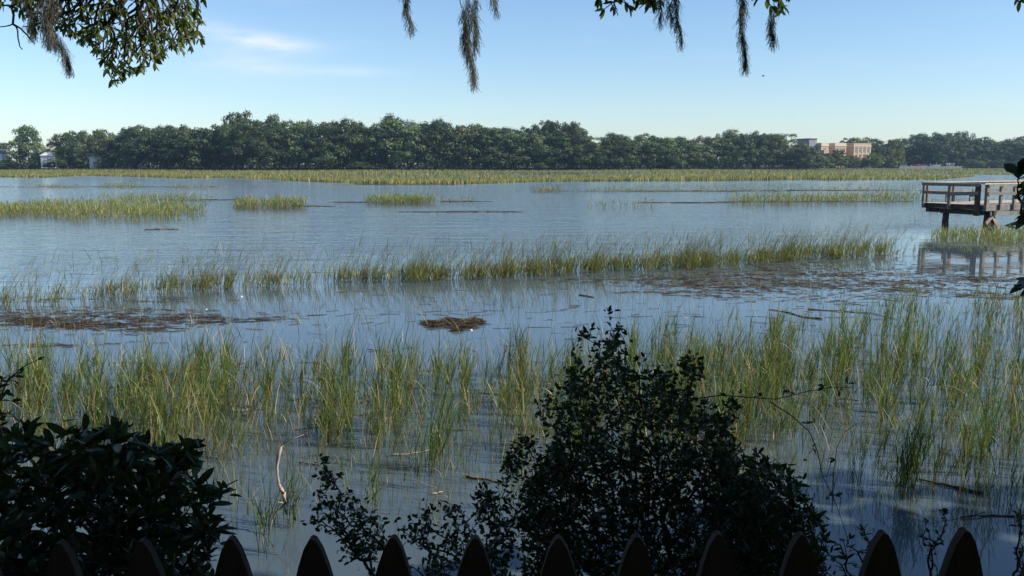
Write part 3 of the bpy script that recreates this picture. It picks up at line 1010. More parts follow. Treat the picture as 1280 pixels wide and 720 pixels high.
def leaves_build(parent, mats, shape, mat_single, mat_mass, cols, n_single=300, key=None, name='leaf', mass='foliage', inv=None):
    """mats: list of 4x4 placements in world space; the n_single best by key are objects of their own"""
    Vt, Ft = leaf_template(shape)
    order = sorted(range(len(mats)), key=key) if key else list(range(len(mats)))
    single, rest = order[:n_single], order[n_single:]
    me = mesh_np(name, Vt, Ft, smooth=False)
    me.materials.append(mat_single)
    pm = Matrix.Translation(parent.location).inverted()
    for i in single:
        o = bpy.data.objects.new(name, me)
        COL.objects.link(o)
        o.parent = parent
        o.matrix_local = pm @ mats[i]
    if rest:
        Mx = np.array([[list(r) for r in (pm @ mats[i])] for i in rest])
        Vv = np.einsum('nij,vj->nvi', Mx[:, :3, :3], Vt) + Mx[:, None, :3, 3]
        Fv = (Ft[None] + (np.arange(len(rest)) * len(Vt))[:, None, None]).reshape(-1, 4)
        c_ = np.repeat(pick(len(rest), cols, [1] * len(cols), 0.3), len(Vt), axis=0)
        o = link(mass, mesh_np(mass, Vv.reshape(-1, 3), Fv, c_), mat_mass, parent)
        o['kind'] = 'stuff'
    return single


def place(p, rot, s):
    m_ = rot.to_4x4()
    m_.translation = p
    return m_ @ Matrix.Diagonal((s, s, s, 1))


def leaves_on(nodes, par, wgt, step, length, maxw=6, ang=55, flat=0.35, tipn=3, droop=0.1, jitter=0.3):
    """alternate leaves along the thin branches and a few at each tip"""
    out = []
    for i in range(1, len(nodes)):
        a, b = Vector(nodes[par[i]]), Vector(nodes[i])
        d = b - a
        L = d.length
        if L < 1e-4:
            continue
        dn = d / L
        if wgt[i] <= maxw:
            k = max(1, int(L / step))
            side = 1
            s = dn.cross(Vector((random.gauss(0, .5), random.gauss(0, .5), 1))).normalized()
            for q in range(k):
                p = a.lerp(b, (q + random.random() * 0.6) / k)
                side = -side
                v = dn * math.cos(R(ang)) + s * side * math.sin(R(ang))
                v += Vector((random.gauss(0, jitter), random.gauss(0, jitter), random.gauss(0, jitter) - droop))
                out.append(place(p, frame(v, flat=flat), length * random.uniform(0.6, 1.2)))
        if wgt[i] <= 1.5:
            for q in range(tipn):
                v = dn + Vector((random.gauss(0, .55), random.gauss(0, .55), random.gauss(0, .55) - droop))
                out.append(place(b, frame(v, flat=flat), length * random.uniform(0.7, 1.15)))
    return out


def inside(poly, x, y):
    r = False
    for i in range(len(poly)):
        (x1, y1), (x2, y2) = poly[i], poly[i - 1]
        if (y1 > y) != (y2 > y) and x < (x2 - x1) * (y - y1) / (y2 - y1) + x1:
            r = not r
    return r


def poly_points(poly, n_, Y0, Y1):
    xs_, ys_ = [p[0] for p in poly], [p[1] for p in poly]
    out = []
    while len(out) < n_:
        x, y = random.uniform(min(xs_), max(xs_)), random.uniform(min(ys_), max(ys_))
        if inside(poly, x, y):
            out.append(at(x, y, random.uniform(Y0, Y1)))
    return out


def px_of(m_):
    p = m_.translation
    f_ = Vector((0, math.cos(PITCH), -math.sin(PITCH)))
    u_ = Vector((0, math.sin(PITCH), math.cos(PITCH)))
    v = p - Vector((0, 0, H))
    z = v.dot(f_)
    return (640 + F * v.x / z, 360 - F * v.dot(u_) / z) if z > 0.05 else (-9999, 9999)


def in_frame_key(mats):
    """leaves in the picture first, outermost (nearest the eye) leading"""
    def k(i):
        a, b = px_of(mats[i])
        out = 0 if (-10 < a < 1290 and -10 < b < 730) else 1
        return (out, mats[i].translation.y)
    return k


# ------------------------------------------------------------------ the live oak overhead
OAK = Vector((5.4, -3.6, 1.2))
oak = empty('live_oak', OAK, 'old live oak whose leafy limbs hang into the top of the view', 'tree')
# limbs over the garden and the bank, mostly above and behind the view
crown_pts = []
while len(crown_pts) < 460:
    x, y, z = random.uniform(-6.5, 17), random.uniform(-12, 8.5), random.uniform(3.6, 11.5)
    e = ((x - 5.4) / 11.5) ** 2 + ((y + 2.0) / 9.8) ** 2 + ((z - 5.2) / 6.0) ** 2
    if e > 1 or (e < 0.35 and random.random() < 0.6):
        continue
    lim = H + max(0, y) * 0.24 + 1.0                # stays above the frame
    if y > -0.5 and z < lim and abs(x) < y * 0.8 + 2.5:
        continue
    k_ = (z - 1) / math.tan(R(SUN_EL))              # where its shade falls at shrub height
    sx_, sy_ = x - k_ * math.sin(R(SUN_AZ)), y - k_ * math.cos(R(SUN_AZ))
    if sy_ > (4.6 if sx_ < 1.8 else 6.0):
        continue
    crown_pts.append((x, y, z))
# the hanging twigs seen at the top edge
TL = [(-8, -160), (270, -160), (262, -30), (252, 8), (256, 46), (232, 62), (214, 58), (205, 74), (190, 84), (170, 86), (158, 96), (150, 104), (140, 108), (136, 88),
      (128, 78), (120, 62), (102, 56), (92, 42), (76, 34), (62, 30), (40, 36), (24, 14), (0, 2)]
tl_pts = poly_points(TL, 1700, 5.2, 6.7)
root_tl = at(150, -420, 5.2)
path = [OAK + Vector((0, 0, 3.2)), Vector((4.0, -1.2, 6.6)), Vector((2.4, 1.0, 6.9)), Vector((0.2, 3.0, 6.7)), root_tl]
trunk_rad = [0.34, 0.24, 0.18, 0.13, 0.07]
mb = MB()
mb.tube([OAK + Vector((0, 0, -0.5)), OAK + Vector((0.05, 0, 0.3)), OAK + Vector((0.1, 0.1, 1.4)), OAK + Vector((0.0, 0.0, 3.2)), OAK + Vector((-0.1, 0.1, 4.4))],
        [0.72, 0.52, 0.44, 0.42, 0.22], 12)
mb.build('trunk', M['bark'], oak, smooth=True)
mb = MB()
mb.tube(path, trunk_rad, 8)
path2 = [Vector((2.4, 1.0, 6.9)), Vector((1.6, 2.4, 6.0)), at(700, -230, 4.3), at(760, -120, 4.2)]
mb.tube(path2, [0.14, 0.10, 0.05, 0.03], 7)
mb.build('limb', M['bark'], oak, smooth=True)
cn, cp, cw = grow(OAK + Vector((0, 0, 3.4)), crown_pts, 0.3)
link('branches', branch_mesh(cn, cp, cw, 0.018, 0.46, 6, 0.3), M['bark'], oak, True)
tn, tp, tw = grow(root_tl, tl_pts, 0.5)
link('branches', branch_mesh(tn, tp, tw, 0.0028, 0.44, 5, 0.05), M['twig'], oak, True)
ml = leaves_on(tn, tp, tw, 0.045, 0.056, maxw=8, ang=50, flat=0.2, tipn=5, droop=0.4)
OAKC = (np.array((0.105, 0.145, 0.040)), np.array((0.135, 0.170, 0.045)), np.array((0.065, 0.095, 0.032)))
# bare twigs at the far left
bare = [at(a, b, 5.6) for a, b in ((-10, 34), (6, 33), (16, 30), (22, 38), (24, 54), (28, 62), (14, 8), (4, 6), (-8, 14), (34, 44), (40, 52), (44, 54), (100, 66), (107, 72), (219, 70), (232, 74), (218, 78))]
bn, bp, bw = grow(at(50, 0, 5.6), bare[:12], 0.2)
link('branches', branch_mesh(bn, bp, bw, 0.0028, 0.4, 4), M['twig'], oak, True)
# dark tufts of leaves at the top edge, nearer the viewer
T2 = [(742, -60), (800, -70), (850, -60), (840, -14), (828, -2), (816, 6), (800, 8), (790, 4), (778, 14), (768, 10), (756, 16), (750, 10)]
T3 = [(936, -60), (1010, -60), (988, -8), (982, 8), (974, 20), (962, 14), (952, 4), (940, -8)]
T4 = [(1262, -50), (1320, -50), (1320, 12), (1282, 16), (1272, 8), (1268, -8)]
for poly, k, rt, Yd in ((T2, 110, path2[-1], 4.2), (T3, 60, at(960, -140, 4.2), 4.2), (T4, 16, at(1300, -160, 4.2), 4.2)):
    pn, pp_, pw = grow(rt, poly_points(poly, k, Yd - 0.12, Yd + 0.25), 0.4)
    link('branches', branch_mesh(pn, pp_, pw, 0.0022, 0.45, 5), M['twig'], oak, True)
    ml += leaves_on(pn, pp_, pw, 0.045, 0.052, maxw=6, ang=55, flat=0.2, tipn=4, droop=0.35)
mb = MB()
mb.tube([at(700, -230, 4.3), at(840, -190, 4.2), at(960, -140, 4.2), at(1130, -170, 4.2), at(1300, -160, 4.2), at(1500, -260, 4.6)], [0.04, 0.035, 0.03, 0.03, 0.035, 0.05], 6)
mb.tube([at(700, -230, 4.3), at(640, -120, 4.6), at(578, -30, 4.8), at(574, -4, 4.8), at(577, 10, 4.8)], [0.04, 0.02, 0.006, 0.0035, 0.002], 6)
mb.tube([at(640, -120, 4.6), at(540, -60, 4.8), at(505, -8, 4.8), at(514, 4, 4.8)], [0.02, 0.01, 0.004, 0.002], 6)
mb.build('limb', M['bark'], oak, smooth=True)
leaves_build(oak, ml, 'oak', M['oak_leaf'], M['oak_mass'], OAKC, 300, in_frame_key(ml))
# the big crown: sprays of leaves round every twig
mc = []
for i in range(1, len(cn)):
    p = Vector(cn[i])
    for k in range(62):
        q = p + Vector((random.gauss(0, .62), random.gauss(0, .5), random.gauss(0, .4)))
        lim = H + max(0, q.y) * 0.24 + 0.75
        if q.y > -0.5 and q.z < lim and abs(q.x) < q.y * 0.8 + 2.5:
            continue
        mc.append(place(q, frame(Vector((random.gauss(0, 1), random.gauss(0, 1), random.gauss(0, .4))), flat=0.35), random.uniform(0.4, 0.7)))
leaves_build(oak, mc, 'round', M['oak_leaf'], M['oak_mass'], OAKC, 0)

# moss hangs on the twigs: things of their own
MOSSC = (np.array((0.12, 0.125, 0.11)), np.array((0.16, 0.165, 0.14)), np.array((0.09, 0.095, 0.085)))


def moss(label, strands, count, Yd, cols=MOSSC):
    """strands: list of (px0, py0, px1, py1, half width px at the top, weight)"""
    top = at(strands[0][0], strands[0][1], Yd)
    ws = np.array([s[5] for s in strands], float)
    parts = []
    idx = rng.choice(len(strands), count, p=ws / ws.sum())
    count = int(count * 0.5)
    idx = idx[:count]
    nseg = 6
    Pn = np.zeros((count, nseg + 1, 3))
    for j, i in enumerate(idx):
        s = strands[i]
        t = random.random() ** 0.9
        k = math.sin(min(1, t * 1.35 + 0.12) * math.pi) ** 0.6 if t < 0.65 else (1 - t) * 1.9 + 0.08
        wpx = 0.52 * s[4] * max(0.10, k)
        sway = math.sin(t * 9 + i * 2.1) * s[4] * 0.22
        sub = random.randrange(9)
        off = (math.sin(sub * 2.4 + i) * 0.62 + 0.22 * math.sin(t * 12 + sub * 1.9)) * wpx + random.gauss(0, 0.10) * wpx
        p = at(s[0] + (s[2] - s[0]) * t + off + sway, s[1] + (s[3] - s[1]) * t, Yd)
        p.y += random.gauss(0, 0.5) * wpx * Yd / F
        step = 0.012 * Yd / 4.8
        v = Vector((random.gauss(0, .2), random.gauss(0, .2), -1))
        for q in range(nseg + 1):
            Pn[j, q] = p
            v = (v + Vector((random.gauss(0, .42), random.gauss(0, .42), -0.45 + random.gauss(0, .3)))).normalized()
            p = p + v * step
    Pn -= np.array(top)
    wid = 0.0009 * Yd / 4.8
    a = rng.uniform(0, np.pi, count)
    o = np.stack([np.cos(a), np.sin(a) * 0.5, np.zeros(count)], -1)[:, None, :] * wid
    V_ = np.stack([Pn - o, Pn + o], 2).reshape(-1, 3)
    b = (np.arange(count) * (nseg + 1) * 2)[:, None] + (np.arange(nseg) * 2)[None]
    b = b.reshape(-1)
    F_ = np.stack([b, b + 1, b + 3, b + 2], -1)
    C_ = np.repeat(pick(count, cols, [1] * len(cols), 0.3), (nseg + 1) * 2, axis=0)
    ob = link('spanish_moss', mesh_np('spanish_moss', V_, F_, C_), M['moss'])
    ob.location = top
    return tag(ob, label, 'moss', 'moss hanging from the oak')


moss('thick brownish clump of moss hanging in the top left corner', [(40, -40, 84, 84, 20, 5), (20, -40, 44, 40, 16, 3), (66, -30, 60, 52, 18, 4)], 5200, 5.3,
     (np.array((0.15, 0.145, 0.125)), np.array((0.19, 0.185, 0.16)), np.array((0.10, 0.097, 0.085))))
moss('short thin strand of moss left of the long central one', [(504, -20, 513, 33, 7, 5)], 520, 4.8)
moss('longest strand of moss, hanging alone in the middle of the sky', [(583, -6, 590, 103, 13, 6), (594, -10, 594, 62, 7, 3), (580, 8, 581, 58, 6, 2)], 2500, 4.8)
moss('tiny wisp of moss at the top edge right of the longest strand', [(616, -22, 619, 11, 5, 3)], 260, 4.8)
moss('loose sparse moss below the left dark leaf tuft', [(842, -16, 851, 50, 7, 5), (820, -14, 826, 25, 8, 2.5), (832, -14, 840, 22, 9, 3)], 1150, 4.2)
moss('long straight strand of moss left of the right dark leaf tuft', [(926, -20, 931, 82, 7, 6)], 1200, 4.2)
moss('small moss wisp hanging below the right dark leaf tuft', [(964, 12, 966, 50, 6, 5)], 480, 4.2)

# unseen leaf screen added behind the viewer to keep skylight off the pickets
hq = []
while len(hq) < 15000:
    x, y, z = random.uniform(-16, 16), random.gauss(-5.5, 0.45), random.uniform(1.2, 4.6)
    hq.append((x, y, z))
hq = np.array(hq); nf = len(hq)
nrm = rng.normal(0, 1, (nf, 3)); nrm /= np.linalg.norm(nrm, axis=1)[:, None]
t1 = np.cross(nrm, rng.normal(0, 1, (nf, 3))); t1 /= np.linalg.norm(t1, axis=1)[:, None]
t2 = np.cross(nrm, t1)
s_ = rng.uniform(0.05, 0.11, nf)[:, None]
V_ = np.stack([hq - t1 * s_, hq - t2 * s_ * 0.6, hq + t1 * s_, hq + t2 * s_ * 0.6], 1).reshape(-1, 3)
BC = [np.array((0.022, 0.036, 0.016)), np.array((0.030, 0.045, 0.018))]
tag(link('added_leaf_screen', mesh_np('added_leaf_screen', V_, np.arange(nf * 4).reshape(-1, 4), np.repeat(pick(nf, BC, [1, 1], .3), 4, axis=0)), M['bush_mass']),
    'unseen dark leaf screen added behind the viewer to block light', 'added_leaf_screen')

# ------------------------------------------------------------------ shrubs on the bank
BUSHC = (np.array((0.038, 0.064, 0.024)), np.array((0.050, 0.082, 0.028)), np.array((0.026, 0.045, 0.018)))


def shrub(name, label, cat, foot, polys, leaf, step, shape='oval', n_single=300, tip_r=0.0014, ang=55, maxw=6, tipn=3, bias=0.3, flat=0.3, droop=0.0,
          singles='leaf_bush', cols=BUSHC, mat1='bush_leaf', mat2='bush_mass', thick=0.42, extra=0, puff=0.03):
    root_ = empty(name, foot, label, cat)
    pts = []
    for poly, k, Y0, Y1 in polys:
        pts += poly_points(poly, k, Y0, Y1)
    gn, gp, gw = grow(foot, pts, bias)
    link('stems', branch_mesh(gn, gp, gw, tip_r, thick, 5, 0.03), M['twig'], root_, True)
    mats = leaves_on(gn, gp, gw, step, leaf, maxw=maxw, ang=ang, flat=flat, tipn=tipn, droop=droop)
    for i in range(1, len(gn)):
        if gw[i] > 90:
            continue
        for _ in range(extra):
            q = Vector(gn[i]) + Vector((random.gauss(0, puff), random.gauss(0, puff), random.gauss(0, puff)))
            mats.append(place(q, frame(Vector((random.gauss(0, 1), random.gauss(0, 1), random.gauss(0.15, .7)))), leaf * random.uniform(0.6, 1.15)))
    leaves_build(root_, mats, shape, M[mat1], M[mat2], cols, n_single, in_frame_key(mats))
    return root_


# tall dark shrub, right of the middle
P_core = [(655, 720), (645, 640), (660, 600), (690, 560), (698, 510), (705, 480), (735, 470), (752, 440), (762, 415), (772, 420), (778, 455), (800, 478), (835, 485), (880, 500),
          (905, 520), (915, 560), (930, 590), (960, 620), (985, 660), (1000, 760), (640, 760)]
P_spire = [(758, 388), (768, 384), (776, 400), (782, 425), (790, 470), (742, 470), (750, 430)]
P_l1 = [(726, 404), (733, 408), (742, 424), (752, 440), (745, 446), (733, 432)]
P_l2 = [(706, 437), (716, 440), (728, 462), (735, 490), (716, 484), (708, 462)]
P_r1 = [(815, 462), (842, 452), (872, 446), (880, 460), (862, 500), (810, 500)]
P_low = [(600, 625), (640, 560), (700, 560), (730, 620), (700, 740), (590, 740)]
P_right = [(900, 560), (985, 590), (1020, 640), (1030, 760), (880, 760)]
P_tuft = [(632, 575), (648, 556), (700, 560), (705, 600), (640, 610)]
P_sp2 = [(668, 500), (690, 486), (708, 500), (700, 540), (676, 530)]
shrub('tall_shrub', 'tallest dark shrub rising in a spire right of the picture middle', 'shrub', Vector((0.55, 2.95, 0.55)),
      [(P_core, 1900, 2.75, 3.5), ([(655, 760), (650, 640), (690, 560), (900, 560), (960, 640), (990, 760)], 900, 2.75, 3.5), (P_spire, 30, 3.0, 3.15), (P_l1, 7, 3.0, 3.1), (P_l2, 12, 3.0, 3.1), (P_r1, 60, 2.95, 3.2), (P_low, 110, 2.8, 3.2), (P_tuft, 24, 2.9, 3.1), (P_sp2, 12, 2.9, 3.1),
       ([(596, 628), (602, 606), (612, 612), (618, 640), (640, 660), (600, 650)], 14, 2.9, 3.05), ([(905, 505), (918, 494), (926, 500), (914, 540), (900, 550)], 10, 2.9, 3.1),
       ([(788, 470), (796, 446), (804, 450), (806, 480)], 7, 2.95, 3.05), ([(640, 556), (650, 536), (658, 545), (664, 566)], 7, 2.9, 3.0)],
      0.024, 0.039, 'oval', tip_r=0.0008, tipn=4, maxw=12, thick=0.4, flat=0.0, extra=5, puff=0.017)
shrub('low_shrub', 'low dark shrub with long narrow leaves at the right foot of the tall one', 'shrub', Vector((0.95, 2.75, 0.6)),
      [(P_right, 700, 2.55, 3.0)],
      0.035, 0.036, 'oak', n_single=250, maxw=9, tipn=4, extra=3, puff=0.025)
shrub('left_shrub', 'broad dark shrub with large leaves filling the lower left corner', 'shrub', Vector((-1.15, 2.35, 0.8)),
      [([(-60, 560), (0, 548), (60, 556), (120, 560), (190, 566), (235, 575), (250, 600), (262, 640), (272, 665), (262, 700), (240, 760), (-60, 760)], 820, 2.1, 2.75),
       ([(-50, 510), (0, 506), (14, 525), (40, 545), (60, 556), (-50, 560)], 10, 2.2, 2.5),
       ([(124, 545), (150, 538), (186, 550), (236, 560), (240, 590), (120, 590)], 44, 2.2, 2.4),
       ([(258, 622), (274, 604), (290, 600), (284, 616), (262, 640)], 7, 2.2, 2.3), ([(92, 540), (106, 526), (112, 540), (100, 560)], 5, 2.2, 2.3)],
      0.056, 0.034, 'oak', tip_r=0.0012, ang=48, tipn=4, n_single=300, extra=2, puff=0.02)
shrub('leaning_sprig', 'thin leafy sprig reaching in from the left edge over the reeds', 'shrub', Vector((-2.0, 2.6, 0.8)),
      [([(-60, 520), (-10, 480), (30, 452), (64, 434), (72, 436), (60, 448), (30, 466), (10, 486), (0, 510), (-20, 540)], 46, 2.75, 2.95),
       ([(-40, 560), (-20, 520), (10, 500), (22, 500), (10, 520), (0, 545)], 16, 2.75, 2.95)],
      0.030, 0.030, 'oval', n_single=90)
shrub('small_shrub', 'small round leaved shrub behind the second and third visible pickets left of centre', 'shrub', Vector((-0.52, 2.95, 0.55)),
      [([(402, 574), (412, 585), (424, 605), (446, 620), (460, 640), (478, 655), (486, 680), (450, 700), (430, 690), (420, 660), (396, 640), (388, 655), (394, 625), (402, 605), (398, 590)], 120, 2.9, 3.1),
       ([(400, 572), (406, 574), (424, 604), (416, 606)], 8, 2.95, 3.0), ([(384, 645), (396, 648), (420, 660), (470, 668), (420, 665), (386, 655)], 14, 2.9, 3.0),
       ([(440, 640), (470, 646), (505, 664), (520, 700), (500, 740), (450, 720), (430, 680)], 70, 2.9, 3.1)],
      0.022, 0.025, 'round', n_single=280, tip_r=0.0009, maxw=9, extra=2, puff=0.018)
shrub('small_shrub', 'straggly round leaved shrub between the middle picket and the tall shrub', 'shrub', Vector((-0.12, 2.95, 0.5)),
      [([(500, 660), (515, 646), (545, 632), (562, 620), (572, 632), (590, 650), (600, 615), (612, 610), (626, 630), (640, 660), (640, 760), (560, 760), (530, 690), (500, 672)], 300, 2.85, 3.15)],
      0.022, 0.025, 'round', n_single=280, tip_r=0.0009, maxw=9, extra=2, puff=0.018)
shrub('weed', 'narrow upright weed left of the second picket from the right', 'weed', Vector((1.45, 2.75, 0.55)),
      [([(1148, 640), (1156, 640), (1166, 690), (1172, 760), (1150, 760), (1158, 700)], 22, 2.9, 3.0), ([(1176, 632), (1184, 640), (1180, 690), (1172, 760), (1164, 720)], 16, 2.9, 3.0)],
      0.020, 0.014, 'round', n_single=120)
shrub('weed', 'feathery upright weed at the lower right edge', 'weed', Vector((1.80, 2.8, 0.5)),
      [([(1266, 636), (1276, 640), (1280, 700), (1284, 760), (1262, 760), (1268, 690)], 34, 2.9, 3.0)],
      0.020, 0.013, 'oval', n_single=120)
shrub('weed', 'dark leafy weeds behind the third picket from the right', 'weed', Vector((1.15, 2.7, 0.6)),
      [([(1010, 700), (1024, 668), (1048, 655), (1080, 660), (1104, 690), (1110, 760), (1000, 760)], 70, 2.6, 2.9)],
      0.030, 0.022, 'oak', n_single=200)
GC = (np.array((0.05, 0.10, 0.025)), np.array((0.07, 0.12, 0.03)))
shrub('weed', 'low bright green weeds behind the fence in the lower left corner', 'weed', Vector((-0.95, 2.2, 0.75)),
      [([(0, 660), (60, 672), (130, 680), (190, 685), (270, 680), (280, 760), (-20, 760)], 90, 2.0, 2.4)], 0.035, 0.028, 'oak', n_single=100, cols=GC)
shrub('weed', 'low green weeds between the fourth and fifth visible pickets', 'weed', Vector((-0.15, 2.3, 0.75)),
      [([(520, 700), (560, 680), (610, 684), (640, 700), (650, 760), (500, 760)], 44, 2.3, 2.6)], 0.030, 0.026, 'oak', n_single=100, cols=GC)
# dark large leaved bay tree just outside the right edge, a few leaves reach in
shrub('bay_tree', 'young bay tree whose big dark glossy leaves reach in at the right edge', 'tree', Vector((2.75, 3.7, 0.1)),
      [([(1276, 215), (1300, 190), (1420, 120), (1500, 200), (1500, 560), (1380, 620), (1320, 500), (1300, 400), (1282, 356), (1290, 330), (1284, 275), (1278, 250), (1266, 232)], 120, 3.5, 4.2),
       ([(1264, 222), (1280, 212), (1284, 262), (1270, 250)], 7, 3.65, 3.75), ([(1276, 270), (1284, 272), (1284, 290), (1278, 286)], 2, 3.7, 3.75), ([(1277, 345), (1284, 345), (1284, 366), (1278, 362)], 2, 3.7, 3.75)],
      0.085, 0.06, 'oval', tip_r=0.002, tipn=5, droop=0.25, n_single=200)


def vine(label, pts_px, Yd, leaf_at, r=0.0022):
    pts = [at(a, b, Yd + random.uniform(-.03, .03)) for a, b in pts_px]
    root_ = empty('bramble', pts[0], label, 'bramble')
    MB().tube(pts, [r * (1 - 0.6 * i / len(pts)) for i in range(len(pts))], 5).build('stem', M['twig'], root_, smooth=True)
    mats = []
    for (a, b) in leaf_at:
        p = at(a, b, Yd)
        for k in range(3):
            mats.append(place(p, frame(Vector((random.gauss(0, 1), random.gauss(0, .5), random.gauss(.2, .6))), flat=0.2), 0.026 * random.uniform(.8, 1.3)))
    leaves_build(root_, mats, 'oval', M['bush_leaf'], M['bush_mass'], BUSHC, 60)


vine('long bramble stem reaching right from the tall shrub above the reeds', [(860, 500), (900, 494), (940, 497), (970, 499), (1010, 489), (1040, 484), (1066, 484)], 3.1,
     [(900, 492), (925, 492), (950, 496), (988, 490), (1030, 482), (1048, 488), (1060, 480)])
vine('bramble stem drooping down from the long bramble to the low shrub', [(962, 502), (990, 520), (1012, 540), (1022, 565), (1028, 595), (1042, 622), (1052, 650), (1064, 690)], 3.1,
     [(1008, 530), (1016, 560), (1044, 620), (1036, 620)])
vine('thin dark arching bramble with few leaves beside the drooping one', [(1040, 640), (1042, 590), (1046, 560), (1056, 540), (1070, 530)], 3.2, [(1044, 575)], 0.0018)
vine('thin bramble stem crossing low over the bottom right water', [(1232, 640), (1200, 648), (1160, 655), (1120, 640)], 3.2, [(1160, 652)], 0.0014)

# ------------------------------------------------------------------ picket fence
def fence_p(px, Yd=1.42):
    # the fence runs a little closer on the right
    Yv = Yd - (px - 640) * 0.00006
    return at(px, 0, Yv).x, Yv


fence = empty('picket_fence', Vector((0, 1.42, 1.2)), 'dark weathered wooden picket fence with pointed arched tops along the bottom', 'fence')
pk = MB()
T = 0.018
prof = [(0.0, 0.0), (0.0055, -0.003), (0.0155, -0.021), (0.0255, -0.052), (0.033, -0.082), (0.0385, -0.118), (0.0405, -0.16), (0.0405, -0.5), (0.0405, -0.98)]
vs = []
for yv in (-T / 2, T / 2):
    for (w, z) in prof:
        vs.append((-w, yv, z)); vs.append((w, yv, z))
k = len(prof)
fs = []
for i in range(k - 1):
    a = 2 * i
    fs.append((a, a + 2, a + 3, a + 1))
    b = a + 2 * k
    fs.append((b, b + 1, b + 3, b + 2))
    fs.append((a, b, b + 2, a + 2))
    fs.append((a + 1, a + 3, b + 3, b + 1))
fs.append((2 * k - 2, 4 * k - 2, 4 * k - 1, 2 * k - 1))
pk.add(vs, fs)
pk_me = pk.mesh('picket')
pk_me.materials.append(M['picket'])
tips = {-26: 674, 76: 676, 178: 674, 289: 671, 391: 671, 492: 670, 594: 670, 698: 670, 796: 668, 897: 665, 1001: 666, 1104: 664, 1206: 661, 1309: 660}
extra = [-128 - 102 * i for i in range(3)] + [1411 + 102 * i for i in range(3)]
for px_ in list(tips) + extra:
    x, Yv = fence_p(px_)
    top = at(px_, tips.get(px_, 668), Yv)
    o = bpy.data.objects.new('picket', pk_me)
    COL.objects.link(o)
    o.parent = fence
    o.location = Vector((top.x, Yv, top.z)) - fence.location
    o.rotation_euler = (random.gauss(0, 0.008), random.gauss(0, 0.014), random.gauss(0, 0.03))
for z_ in (0.62, 0.16):
    a, b = fence_p(-420), fence_p(1700)
    MB().beam((a[0], a[1] + 0.034, 1.2 + z_), (b[0], b[1] + 0.034, 1.2 + z_), 0.038, 0.085).build('rail', M['picket'], fence)
for px_ in (-330, 1660):
    x, Yv = fence_p(px_)
    MB().beam((x, Yv + 0.10, 0.7), (x, Yv + 0.10, 2.05), 0.09, 0.09, up=(0, 1, 0)).build('post', M['picket'], fence)

# ------------------------------------------------------------------ the pier
A_ = Vector((18.05, 38.7, 0))
B_ = Vector((19.30, 36.25, 0))
ue = (B_ - A_).normalized()                     # along the end, towards the viewer
up_ = Vector((-ue.y, ue.x, 0)).normalized()     # along the pier, to the right and back
if up_.x < 0:
    up_ = -up_
Wd = (B_ - A_).length
LEN = 14.0
DZ, RZ = 1.10, 1.97
pier = empty('pier', A_, 'weathered wooden pier with railings over the water at the right edge', 'pier')


def pp(s, t, z):
    """s across the end from A to B, t along the pier"""
    return A_ + ue * s + up_ * t + Vector((0, 0, z))


# deck boards, each one, lying across
pitch_ = 0.146
for i in range(int(LEN / pitch_)):
    t = 0.07 + i * pitch_
    z = DZ - 0.02 + random.uniform(-0.004, 0.004)
    MB().beam(pp(-0.05, t, z), pp(Wd + 0.05, t + random.uniform(-.004, .004), z), 0.135, 0.038).build('deck_board', M['pier_deck'], pier)
for s in (0.06, Wd / 2, Wd - 0.06):
    MB().beam(pp(s, 0.02, DZ - 0.14), pp(s, LEN, DZ - 0.14), 0.05, 0.19).build('joist', M['pier_wood'], pier)
MB().beam(pp(-0.02, -0.03, DZ - 0.10), pp(Wd + 0.02, -0.03, DZ - 0.10), 0.045, 0.19).build('fascia', M['pier_dark'], pier)  # coloured darker than the side boards, shade of the end face painted in
MB().beam(pp(Wd + 0.05, 0.02, DZ - 0.13), pp(Wd + 0.05, 5.6, DZ - 0.13), 0.045, 0.24).build('fascia', M['pier_wood'], pier)
MB().beam(pp(Wd + 0.05, 5.62, DZ - 0.13), pp(Wd + 0.05, LEN, DZ - 0.13), 0.045, 0.24).build('fascia', M['pier_wood'], pier)
MB().beam(pp(-0.05, 0.02, DZ - 0.12), pp(-0.05, LEN, DZ - 0.12), 0.045, 0.2).build('fascia', M['pier_wood'], pier)
# bearer under the end and the cross heads
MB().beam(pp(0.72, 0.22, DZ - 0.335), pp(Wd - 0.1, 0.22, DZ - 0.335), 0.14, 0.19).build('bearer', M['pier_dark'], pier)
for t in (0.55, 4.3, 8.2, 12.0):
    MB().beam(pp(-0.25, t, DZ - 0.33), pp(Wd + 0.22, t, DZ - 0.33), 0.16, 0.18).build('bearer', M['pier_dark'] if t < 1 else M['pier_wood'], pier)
MB().beam(pp(Wd + 0.14, 0.35, DZ - 0.36), pp(Wd + 0.14, 6.0, DZ - 0.36), 0.05, 0.17).build('stringer', M['pier_wood'], pier)


def pile(s, t, r=0.12, top=DZ - 0.42, knobbly=True):
    pts, rr = [], []
    for i in range(9):
        z = -0.7 + (top + 0.7) * i / 8
        pts.append(pp(s, t, z) + Vector((random.gauss(0, .008), random.gauss(0, .008), 0)))
        rr.append(r * (1.0 + (random.uniform(-.06, .16) if knobbly else 0)))
    MB().tube(pts, rr, 10).build('pile', M['pier_dark'], pier, smooth=True)


pile(0.95, 0.22, 0.13)
for t in (0.55, 4.3, 8.2, 12.0):
    pile(Wd - 0.12, t, 0.13)
    if t > 1:
        pile(0.25, t, 0.13)
